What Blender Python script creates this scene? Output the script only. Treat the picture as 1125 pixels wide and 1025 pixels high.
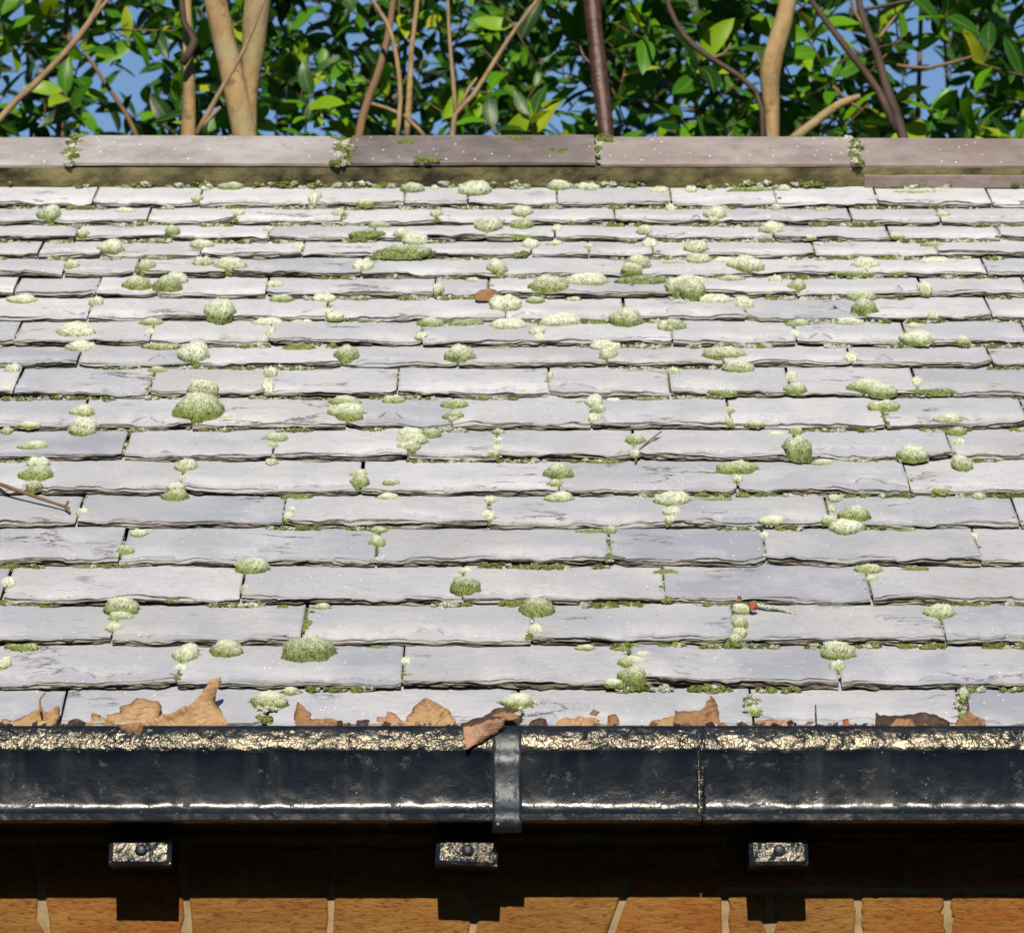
import bpy, bmesh, math, random
from mathutils import Vector, Matrix, noise
from mathutils.geometry import delaunay_2d_cdt

# ------------------------------------------------------------------ clear, camera, sky, sun, exposure
for o in list(bpy.data.objects):
    bpy.data.objects.remove(o, do_unlink=True)
SC = bpy.context.scene
COL = SC.collection
R = math.radians

cam_data = bpy.data.cameras.new('camera')
cam_data.sensor_width = 36.0
cam_data.lens = 144.0
cam_data.clip_start = 0.1
cam_data.clip_end = 800.0
cam_data.dof.use_dof = True
cam_data.dof.focus_distance = 5.75
cam_data.dof.aperture_fstop = 15.0
camera = bpy.data.objects.new('camera', cam_data)
COL.objects.link(camera)
camera.location = (0.0, 0.0, 1.6)
camera.rotation_euler = (R(90 + 12), 0.0, 0.0)
SC.camera = camera

SUN_EL, SUN_AZ = R(31.0), R(1.5)          # azimuth measured from straight behind the camera, to the left
world = bpy.data.worlds.new('World')
SC.world = world
world.use_nodes = True
wn = world.node_tree
sky = wn.nodes.new('ShaderNodeTexSky')
sky.sky_type = 'NISHITA'
sky.sun_disc = False
sky.sun_elevation = SUN_EL
sky.sun_rotation = math.pi + SUN_AZ
sky.air_density = 1.0
sky.dust_density = 0.0
sky.ozone_density = 4.0
bg = wn.nodes['Background']
bg.inputs['Strength'].default_value = 0.08
wn.links.new(sky.outputs['Color'], bg.inputs['Color'])

sun_data = bpy.data.lights.new('sun', 'SUN')
sun_data.energy = 5.0
sun_data.angle = R(0.53)
sun_data.color = (1.0, 0.90, 0.74)
sun = bpy.data.objects.new('sun', sun_data)
COL.objects.link(sun)
sun_dir = Vector((-math.sin(SUN_AZ) * math.cos(SUN_EL), -math.cos(SUN_AZ) * math.cos(SUN_EL), math.sin(SUN_EL)))
sun.rotation_euler = sun_dir.to_track_quat('Z', 'Y').to_euler()
sun.location = sun_dir * 20

SC.view_settings.view_transform = 'Standard'
SC.view_settings.look = 'None'
SC.view_settings.gamma = 1.0
SC.view_settings.use_curve_mapping = False
SC.view_settings.exposure = 0.36

# ------------------------------------------------------------------ measured tables (metres)
EAVE = (5.1547, 2.3596)          # y and z of the eaves line of the roof plane
PITCH = 0.58350
COURSE_V = [0.001, 0.1083, 0.2445, 0.3812, 0.5146, 0.6542, 0.779, 0.9163, 1.0442, 1.1813, 1.3158, 1.4171, 1.5346, 1.6516, 1.7536, 1.8537, 1.9466, 2.0368, 2.1345, 2.256]
JOINTS = [
    [-0.87, -0.576, -0.313, 0.008, 0.307, 0.575, 0.841],
    [-0.733, -0.434, -0.142, 0.155, 0.425, 0.71],
    [-0.835, -0.531, -0.278, 0.027, 0.297, 0.575, 0.841],
    [-0.984, -0.692, -0.368, -0.067, 0.208, 0.488, 0.781],
    [-0.849, -0.545, -0.189, 0.136, 0.353, 0.651, 0.931],
    [-0.894, -0.618, -0.326, -0.033, 0.225, 0.451, 0.72],
    [-0.964, -0.688, -0.481, -0.219, 0.068, 0.327, 0.576, 0.826],
    [-0.81, -0.575, -0.354, -0.155, -0.022, 0.181, 0.423, 0.652, 0.857],
    [-0.84, -0.651, -0.483, -0.25, -0.09, 0.12, 0.33, 0.563, 0.778],
    [-0.941, -0.766, -0.558, -0.381, -0.177, 0.057, 0.244, 0.43, 0.625, 0.822],
    [-0.874, -0.682, -0.499, -0.268, -0.085, 0.149, 0.332, 0.533, 0.753],
    [-0.989, -0.793, -0.577, -0.388, -0.144, 0.043, 0.256, 0.453, 0.629, 0.822],
    [-0.887, -0.687, -0.481, -0.301, -0.01, 0.182, 0.379, 0.575, 0.777],
    [-1.007, -0.82, -0.685, -0.582, -0.405, -0.127, -0.038, 0.053, 0.291, 0.468, 0.676, 0.85],
    [-0.945, -0.749, -0.628, -0.478, -0.251, -0.02, 0.206, 0.399, 0.593, 0.793],
    [-0.973, -0.801, -0.696, -0.527, -0.356, -0.184, 0.032, 0.13, 0.239, 0.315, 0.513, 0.721, 0.904],
    [-0.939, -0.746, -0.593, -0.418, -0.236, -0.044, 0.074, 0.231, 0.448, 0.647, 0.838],
    [-0.982, -0.807, -0.632, -0.482, -0.296, -0.13, 0.021, 0.179, 0.349, 0.589, 0.744, 0.942],
    [-0.946, -0.737, -0.55, -0.351, -0.189, -0.077, 0.079, 0.28, 0.464, 0.643, 0.842],
]
# moss on the slates: along the eaves, up the slope, above the plane, width, depth, height (metres)
MOSS = [
    (-0.69,2.264,0,0.0422,0.0265,0.0111), (-0.545,2.251,0,0.0227,0.0307,0.0104), (-0.498,2.252,0,0.0453,0.0324,0.0136), (-0.372,2.269,0,0.0422,0.0295,0.0124), (-0.554,2.163,0.0055,0.0208,0.0312,0.0096), (-0.347,2.169,0.0048,0.0224,0.0703,0.0155),
    (-0.804,2.073,0.0039,0.0395,0.0592,0.0182), (-0.677,2.113,0,0.0366,0.0231,0.0096), (-0.477,2.098,0.0011,0.0222,0.0333,0.0102), (-0.302,2.088,0.0022,0.0253,0.038,0.0117), (-0.584,1.981,0.0038,0.0296,0.0445,0.0136), (-0.737,1.972,0.0049,0.0218,0.0328,0.01),
    (-0.42,2.007,0.0006,0.0204,0.0234,0.0094), (-0.68,1.892,0.0035,0.0447,0.038,0.0181), (-0.529,1.916,0.0006,0.0403,0.0338,0.014), (-0.363,1.909,0.0014,0.0232,0.0348,0.0107), (-0.739,1.807,0.0021,0.0259,0.0389,0.0119), (-0.613,1.784,0.0046,0.0334,0.0501,0.0154),
    (-0.621,1.698,0.003,0.0496,0.0421,0.0182), (-0.56,1.733,0,0.0378,0.0386,0.0174), (-0.569,1.686,0.0043,0.048,0.0408,0.0216), (-0.518,1.812,0.0016,0.0366,0.0339,0.0169), (-0.474,1.792,0.0038,0.0517,0.044,0.0199), (-0.803,1.639,0,0.0477,0.0271,0.0111),
    (-0.681,1.625,0,0.0253,0.0379,0.0116), (-0.392,1.707,0.002,0.0301,0.0246,0.0101), (-0.378,1.641,0,0.0403,0.0244,0.01), (-0.308,1.645,0,0.0403,0.0271,0.0111), (-0.473,1.555,0.006,0.0485,0.0728,0.0223), (-0.299,1.571,0.0046,0.0177,0.0266,0.0082),
    (-0.7,1.467,0.0033,0.0582,0.0476,0.0193), (-0.582,1.523,0,0.0411,0.0267,0.0109), (-0.581,1.475,0.0026,0.0175,0.0262,0.008), (-0.397,1.529,0,0.047,0.0267,0.0109), (-0.386,1.474,0.0027,0.0146,0.0492,0.0108), (-0.338,1.534,0,0.0353,0.0187,0.0076),
    (-0.286,1.536,0.0078,0.0294,0.0241,0.0098), (-0.684,1.403,0,0.0505,0.0367,0.0149), (-0.559,1.412,0,0.0578,0.0237,0.0096), (-0.339,1.408,0,0.0491,0.021,0.0085), (-0.5,1.358,0.0034,0.0486,0.0613,0.0224), (-0.498,1.381,0.001,0.0374,0.0403,0.0172),
    (-0.781,1.305,0,0.0256,0.035,0.0118), (-0.556,1.304,0,0.0285,0.0207,0.0083), (-0.377,1.29,0,0.0241,0.0362,0.0111), (-0.237,2.262,0,0.0454,0.0295,0.0123), (-0.177,2.227,0,0.0419,0.0356,0.018), (-0.137,2.246,0,0.0178,0.0267,0.0082),
    (-0.113,2.261,0,0.0276,0.0274,0.0127), (-0.065,2.217,0.0005,0.0547,0.0465,0.023), (0.022,2.261,0,0.0324,0.0276,0.0126), (0.083,2.253,0,0.0405,0.0344,0.0166), (0.137,2.247,0,0.0437,0.0294,0.0123), (0.262,2.224,0,0.0323,0.0274,0.0126),
    (-0.256,2.137,0.0078,0.0303,0.0232,0.0097), (-0.132,2.083,0.0028,0.0237,0.0356,0.0109), (-0.23,2.028,0,0.0393,0.0257,0.0107), (-0.04,2.016,0,0.0454,0.0681,0.0209), (0.018,2.09,0.0021,0.0364,0.0406,0.0168), (0.018,2.025,0,0.0377,0.0356,0.0173),
    (0.102,2.046,0.007,0.0189,0.0161,0.0073), (0.078,2.015,0,0.0204,0.0306,0.0094), (0.227,1.988,0.0029,0.0281,0.0422,0.0129), (-0.247,1.958,0.0066,0.0608,0.0283,0.0117), (-0.189,1.962,0.0062,0.0296,0.0368,0.0136), (-0.167,1.945,0,0.0451,0.0383,0.0182),
    (0.001,1.955,0.0069,0.0779,0.0142,0.0059), (0.074,1.932,0,0.0311,0.0198,0.0082), (0.032,1.921,0.0001,0.0294,0.0441,0.0135), (0.131,1.907,0.0017,0.0201,0.0302,0.0092), (0.236,1.93,0,0.0264,0.0395,0.0121), (-0.182,1.859,0.0073,0.0937,0.0363,0.015),
    (-0.288,1.837,0,0.0215,0.0139,0.0058), (-0.096,1.849,0,0.0369,0.014,0.0058), (-0.249,1.792,0.0038,0.0365,0.0433,0.0168), (-0.025,1.783,0.0048,0.0364,0.0547,0.0168), (0.013,1.861,0.0072,0.0185,0.0157,0.0071), (0.211,1.804,0.0025,0.0457,0.0389,0.0208),
    (-0.066,1.741,0,0.0257,0.0165,0.0068), (0.058,1.682,0.0047,0.0614,0.0522,0.0227), (0.124,1.724,0.0002,0.0784,0.0466,0.0191), (0.217,1.728,0,0.086,0.0329,0.0135), (0.2,1.777,0.0054,0.0365,0.031,0.014), (-0.122,1.675,0.0055,0.0195,0.0501,0.011),
    (-0.171,1.648,0,0.0299,0.0136,0.0056), (-0.01,1.596,0.0023,0.0563,0.0478,0.0215), (0.038,1.634,0,0.0298,0.0244,0.01), (0.101,1.648,0,0.0254,0.0136,0.0056), (-0.131,1.521,0,0.044,0.0293,0.0119), (-0.074,1.52,0,0.0543,0.0214,0.0087),
    (-0.005,1.508,0,0.0644,0.0399,0.0162), (0.04,1.469,0.0031,0.0262,0.0393,0.012), (0.043,1.441,0.0057,0.0174,0.036,0.0087), (0.08,1.53,0,0.069,0.0427,0.0174), (0.136,1.53,0,0.0397,0.016,0.0065), (0.186,1.531,0,0.0514,0.0514,0.0236),
    (0.252,1.495,0.0007,0.0365,0.0311,0.0162), (-0.144,1.448,0.0051,0.0203,0.0305,0.0093), (-0.261,1.356,0.0036,0.0386,0.0533,0.0178), (-0.082,1.349,0.0044,0.05,0.0425,0.0212), (0.148,1.413,0,0.0506,0.0315,0.0128), (0.153,1.361,0.003,0.0315,0.0378,0.0145),
    (0.151,1.343,0.005,0.0286,0.0281,0.0132), (-0.027,1.41,0,0.0636,0.0105,0.0043), (0.059,1.272,0.0006,0.0099,0.044,0.0097), (0.319,2.236,0,0.0226,0.0306,0.0104), (0.354,2.255,0,0.0146,0.0307,0.0073), (0.424,2.229,0,0.0872,0.0235,0.0098),
    (0.483,2.243,0,0.0226,0.02,0.0104), (0.728,2.217,0.0006,0.1032,0.0205,0.0086), (0.278,2.13,0,0.0159,0.043,0.0095), (0.355,2.071,0.0042,0.0395,0.0417,0.0182), (0.349,2.047,0.0069,0.0173,0.026,0.008), (0.462,2.13,0,0.0159,0.043,0.0095),
    (0.544,2.118,0,0.0318,0.0174,0.0072), (0.751,2.082,0.003,0.0269,0.0229,0.0096), (0.448,1.994,0.0022,0.0454,0.0386,0.0184), (0.511,1.947,0.008,0.0202,0.017,0.007), (0.511,1.876,0.0053,0.0139,0.0208,0.0064), (0.659,1.955,0.0069,0.0265,0.0142,0.0059),
    (0.717,1.921,0.0,0.0419,0.0197,0.0082), (0.313,1.884,0.0044,0.04,0.0455,0.0184), (0.316,1.837,0,0.0398,0.0339,0.0153), (0.267,1.826,0.0001,0.0521,0.0167,0.0069), (0.358,1.842,0,0.0368,0.0223,0.0092), (0.39,1.812,0.0016,0.0519,0.0416,0.0172),
    (0.399,1.784,0.0047,0.0456,0.0388,0.0207), (0.716,1.842,0,0.046,0.0223,0.0092), (0.591,1.804,0.0025,0.0457,0.0389,0.0176), (0.592,1.785,0.0046,0.0213,0.0181,0.0098), (0.438,1.737,0,0.0257,0.0244,0.0118), (0.57,1.754,0.0079,0.0622,0.0165,0.0068),
    (0.646,1.756,0.0077,0.0304,0.0138,0.0057), (0.472,1.689,0.004,0.03,0.045,0.0138), (0.681,1.68,0.0049,0.0255,0.0553,0.0127), (0.743,1.734,0,0.0212,0.0165,0.0068), (0.273,1.68,0.005,0.0419,0.0629,0.0193), (0.298,1.662,0.0069,0.0448,0.0637,0.0206),
    (0.3,1.728,0,0.0559,0.0329,0.0135), (0.365,1.741,0,0.0454,0.0248,0.0102), (0.33,1.635,0,0.0611,0.0325,0.0133), (0.379,1.614,0.0006,0.0327,0.0402,0.015), (0.576,1.647,0,0.0448,0.0326,0.0133), (0.573,1.573,0.0044,0.0443,0.0446,0.0204),
    (0.545,1.53,0,0.05,0.0241,0.0098), (0.683,1.537,0.0077,0.0206,0.0259,0.0095), (0.648,1.508,0,0.0293,0.0213,0.0087), (0.258,1.499,0.0003,0.0395,0.0336,0.0173), (0.464,1.517,0,0.0396,0.0267,0.0108), (0.453,1.462,0.0038,0.0174,0.0363,0.0087),
    (0.646,1.428,0.007,0.0521,0.0368,0.0149), (0.717,1.418,0.0079,0.0217,0.03,0.01), (0.333,1.361,0.003,0.0673,0.0443,0.0179), (0.341,1.357,0.0036,0.0315,0.0261,0.0105), (0.354,1.311,0,0.0527,0.0362,0.0146), (0.252,1.293,0,0.0213,0.0319,0.0098),
    (0.534,1.346,0.0047,0.0243,0.0365,0.0112), (0.435,1.267,0.001,0.0212,0.045,0.0106), (-0.779,1.208,0.0058,0.0196,0.0239,0.009), (-0.558,1.211,0.0056,0.0126,0.0234,0.0063), (-0.621,1.173,0,0.0196,0.0152,0.0061), (-0.377,1.212,0.0055,0.021,0.0603,0.0133),
    (-0.476,1.099,0.0036,0.0742,0.084,0.0341), (-0.476,1.19,0.0073,0.0503,0.0428,0.0189), (-0.433,1.082,0.005,0.0275,0.0175,0.007), (-0.652,1.105,0.0031,0.0373,0.0317,0.0147), (-0.645,1.043,0,0.0423,0.0513,0.0195), (-0.76,1.037,0,0.0191,0.0287,0.0088),
    (-0.727,1.045,0.008,0.0329,0.0174,0.0069), (-0.571,1.033,0,0.0178,0.0124,0.0049), (-0.257,1.16,0,0.0473,0.0304,0.0122), (-0.25,1.103,0.0033,0.0552,0.0426,0.017), (-0.247,1.082,0.005,0.0385,0.0328,0.0144), (-0.71,0.963,0.004,0.046,0.0246,0.0097),
    (-0.697,0.897,0,0.0348,0.0296,0.0143), (-0.692,0.84,0.0031,0.0503,0.0428,0.0172), (-0.693,0.794,0.0068,0.0237,0.0307,0.0109), (-0.354,0.999,0.0009,0.0408,0.0297,0.0118), (-0.357,0.96,0.0043,0.0189,0.0284,0.0087), (-0.355,0.904,0,0.0201,0.0301,0.0092),
    (-0.478,0.883,0,0.0334,0.0387,0.0153), (-0.478,0.836,0.0035,0.0159,0.0239,0.0073), (-0.486,0.791,0.007,0.0263,0.0224,0.0097), (-0.485,0.773,0,0.0381,0.031,0.0122), (-0.612,0.765,0,0.0131,0.0197,0.006), (-0.613,0.704,0.0036,0.0182,0.0273,0.0084),
    (-0.311,0.774,0,0.0447,0.0191,0.0075), (-0.315,0.713,0.0028,0.0156,0.0234,0.0072), (-0.318,0.683,0.0055,0.0155,0.029,0.0078), (-0.527,0.631,0,0.0257,0.0218,0.0094), (-0.539,0.553,0.005,0.0266,0.0226,0.0118), (-0.358,0.502,0,0.0452,0.0384,0.0178),
    (-0.364,0.423,0.0045,0.0136,0.0346,0.0076), (-0.181,1.166,0,0.0376,0.0279,0.0112), (-0.087,1.144,0,0.0403,0.0303,0.0121), (-0.087,1.087,0.0045,0.0331,0.025,0.01), (-0.089,1.073,0.0057,0.0165,0.0248,0.0076), (0.127,1.16,0,0.0278,0.0417,0.0128),
    (0.131,1.116,0.0022,0.0249,0.0334,0.0114), (0.124,1.073,0.0057,0.0206,0.0348,0.0103), (0.156,1.173,0,0.0237,0.0152,0.0061), (0.213,1.177,0,0.0475,0.0178,0.0071), (0.101,1.16,0,0.0279,0.0127,0.0051), (-0.153,1.02,0,0.0382,0.0324,0.0142),
    (-0.123,1.018,0,0.0382,0.0297,0.0118), (-0.148,0.985,0.0021,0.0447,0.037,0.0147), (-0.153,0.947,0.0053,0.0391,0.0332,0.0138), (-0.02,1.034,0,0.0192,0.0163,0.0071), (-0.021,0.995,0.0012,0.0163,0.0216,0.0075), (-0.02,0.952,0.0049,0.0189,0.0283,0.0087),
    (-0.029,0.925,0.0073,0.0229,0.0194,0.0078), (0.184,0.986,0.002,0.0298,0.0344,0.0137), (0.182,0.929,0.0069,0.0161,0.0242,0.0074), (0.127,0.909,0,0.0322,0.0146,0.0058), (-0.223,0.853,0.0021,0.0266,0.0226,0.0098), (-0.22,0.814,0.0052,0.0277,0.0416,0.0128),
    (-0.176,0.816,0.0051,0.0264,0.0192,0.0076), (-0.179,0.774,0,0.0315,0.0191,0.0075), (0.068,0.849,0.0024,0.0451,0.0384,0.0195), (0.063,0.805,0.0059,0.0264,0.0224,0.0097), (0.07,0.765,0,0.0419,0.0286,0.0112), (-0.031,0.757,0,0.021,0.0223,0.0096),
    (-0.034,0.681,0.0056,0.0233,0.0349,0.0107), (-0.189,0.646,0,0.0245,0.0187,0.0073), (-0.189,0.592,0.0019,0.0255,0.0367,0.0117), (0.113,0.644,0,0.0438,0.014,0.0055), (0.138,0.642,0,0.0219,0.0187,0.0101), (0.138,0.591,0.002,0.0102,0.0343,0.0076),
    (0.137,0.533,0.0065,0.0114,0.0323,0.0071), (0.435,1.262,0.0014,0.0184,0.0324,0.0092), (0.438,1.198,0.0066,0.035,0.0298,0.0124), (0.628,1.237,0.0034,0.0197,0.0425,0.0098), (0.55,1.208,0.0058,0.0645,0.0408,0.0164), (0.567,1.187,0.0075,0.0447,0.0356,0.0143),
    (0.568,1.132,0.001,0.0541,0.0353,0.0141), (0.324,1.182,0.008,0.0419,0.0178,0.0071), (0.33,1.118,0.0021,0.018,0.027,0.0083), (0.327,1.064,0.0064,0.0137,0.0361,0.0079), (0.646,1.187,0.0076,0.07,0.0178,0.0071), (0.367,1.05,0.0076,0.0274,0.0174,0.0069),
    (0.397,1.025,0,0.0328,0.0174,0.0069), (0.427,1.035,0,0.0219,0.0239,0.0101), (0.661,1.066,0.0063,0.0439,0.03,0.0119), (0.669,1.031,0,0.0301,0.0248,0.0099), (0.668,0.983,0.0022,0.019,0.0226,0.0087), (0.424,0.937,0.0062,0.0443,0.0665,0.0204),
    (0.459,0.907,0,0.0402,0.0195,0.0077), (0.508,0.914,0,0.0457,0.0147,0.0058), (0.59,0.916,0.008,0.0429,0.0365,0.0174), (0.662,0.896,0,0.0321,0.0481,0.0148), (0.329,0.877,0.0001,0.0613,0.0412,0.0163), (0.329,0.833,0.0036,0.0159,0.0239,0.0073),
    (0.29,0.762,0,0.0577,0.0143,0.0056), (0.232,0.754,0,0.051,0.0404,0.0158), (0.229,0.701,0.0039,0.026,0.024,0.0119), (0.226,0.665,0.0071,0.0206,0.0218,0.0095), (0.465,0.763,0,0.0197,0.0253,0.009), (0.458,0.718,0.0024,0.013,0.0325,0.0072),
    (0.489,0.683,0.0055,0.0452,0.0384,0.0159), (0.473,0.649,0,0.0463,0.0394,0.0156), (0.45,0.664,0.0071,0.0258,0.0219,0.0095), (0.62,0.781,0.0078,0.0263,0.0144,0.0056), (0.674,0.771,0,0.021,0.0179,0.0092), (0.556,0.648,0,0.0386,0.0141,0.0055),
    (0.371,0.665,0.0071,0.0387,0.0235,0.0091), (0.356,0.627,0,0.0154,0.0231,0.0071), (0.354,0.587,0.0023,0.0115,0.0261,0.0057), (0.652,0.623,0,0.0154,0.0231,0.0071), (0.65,0.576,0.0032,0.0127,0.0191,0.0059), (-0.691,0.446,0.0026,0.0224,0.0336,0.0103),
    (-0.646,0.237,0,0.0457,0.0197,0.0075), (-0.664,0.18,0.0022,0.0166,0.0396,0.0087), (-0.528,0.362,0,0.0491,0.0417,0.0177), (-0.526,0.333,0.0009,0.0366,0.0267,0.0102), (-0.531,0.286,0.0047,0.0242,0.0216,0.0112), (-0.428,0.209,0,0.0334,0.0483,0.0154),
    (-0.432,0.164,0.0035,0.019,0.0161,0.0081), (-0.436,0.13,0.0063,0.0142,0.0212,0.0065), (-0.378,0.22,0,0.0407,0.0346,0.0185), (-0.269,0.21,0,0.0692,0.0588,0.0287), (-0.277,0.303,0.0033,0.0109,0.036,0.0079), (-0.287,0.102,0,0.02,0.017,0.0065),
    (-0.313,0.067,0,0.0443,0.036,0.0135), (-0.317,0.018,0,0.0174,0.0148,0.0068), (-0.598,0.51,0,0.0378,0.0115,0.0044), (-0.31,0.375,0,0.0148,0.0126,0.0053), (-0.257,0.375,0,0.0246,0.0157,0.006), (-0.46,0.383,0.0078,0.0185,0.0135,0.0052),
    (-0.064,0.42,0.0048,0.0433,0.0368,0.0191), (-0.065,0.498,0,0.0201,0.0171,0.0073), (0.032,0.355,0,0.0441,0.042,0.0203), (0.031,0.28,0.0052,0.0218,0.0327,0.01), (0.026,0.261,0.0067,0.0145,0.0217,0.0067), (0.213,0.492,0,0.0352,0.016,0.0062),
    (0.209,0.429,0.004,0.0137,0.022,0.0068), (0.209,0.39,0.0073,0.0123,0.0185,0.0057), (-0.18,0.24,0,0.0313,0.0109,0.0042), (-0.139,0.188,0.0016,0.0167,0.025,0.0077), (-0.137,0.135,0.0058,0.0118,0.0328,0.0072), (0.098,0.24,0,0.0265,0.0131,0.005),
    (0.157,0.239,0,0.0481,0.0153,0.0058), (0.173,0.21,0,0.0215,0.0183,0.009), (0.16,0.179,0.0023,0.0428,0.0303,0.0115), (0.158,0.125,0.0066,0.0377,0.032,0.016), (0.131,0.11,0.0078,0.0235,0.0171,0.0064), (0.008,0.069,0,0.0397,0.0276,0.0104),
    (0.31,0.361,0,0.027,0.023,0.0111), (0.304,0.304,0.0032,0.0243,0.0364,0.0112), (0.303,0.27,0.006,0.0217,0.0265,0.01), (0.296,0.247,0.0078,0.0181,0.0219,0.0083), (0.494,0.499,0,0.0377,0.0274,0.0106), (0.494,0.46,0.0015,0.025,0.0212,0.0091),
    (0.557,0.504,0,0.0377,0.016,0.0062), (0.577,0.344,0,0.0416,0.0353,0.0163), (0.429,0.212,0,0.0478,0.0406,0.0197), (0.425,0.163,0.0036,0.0237,0.0356,0.0109), (0.309,0.04,0,0.0209,0.0178,0.0074), (0.582,0.087,0,0.014,0.0409,0.009),
]
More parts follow.
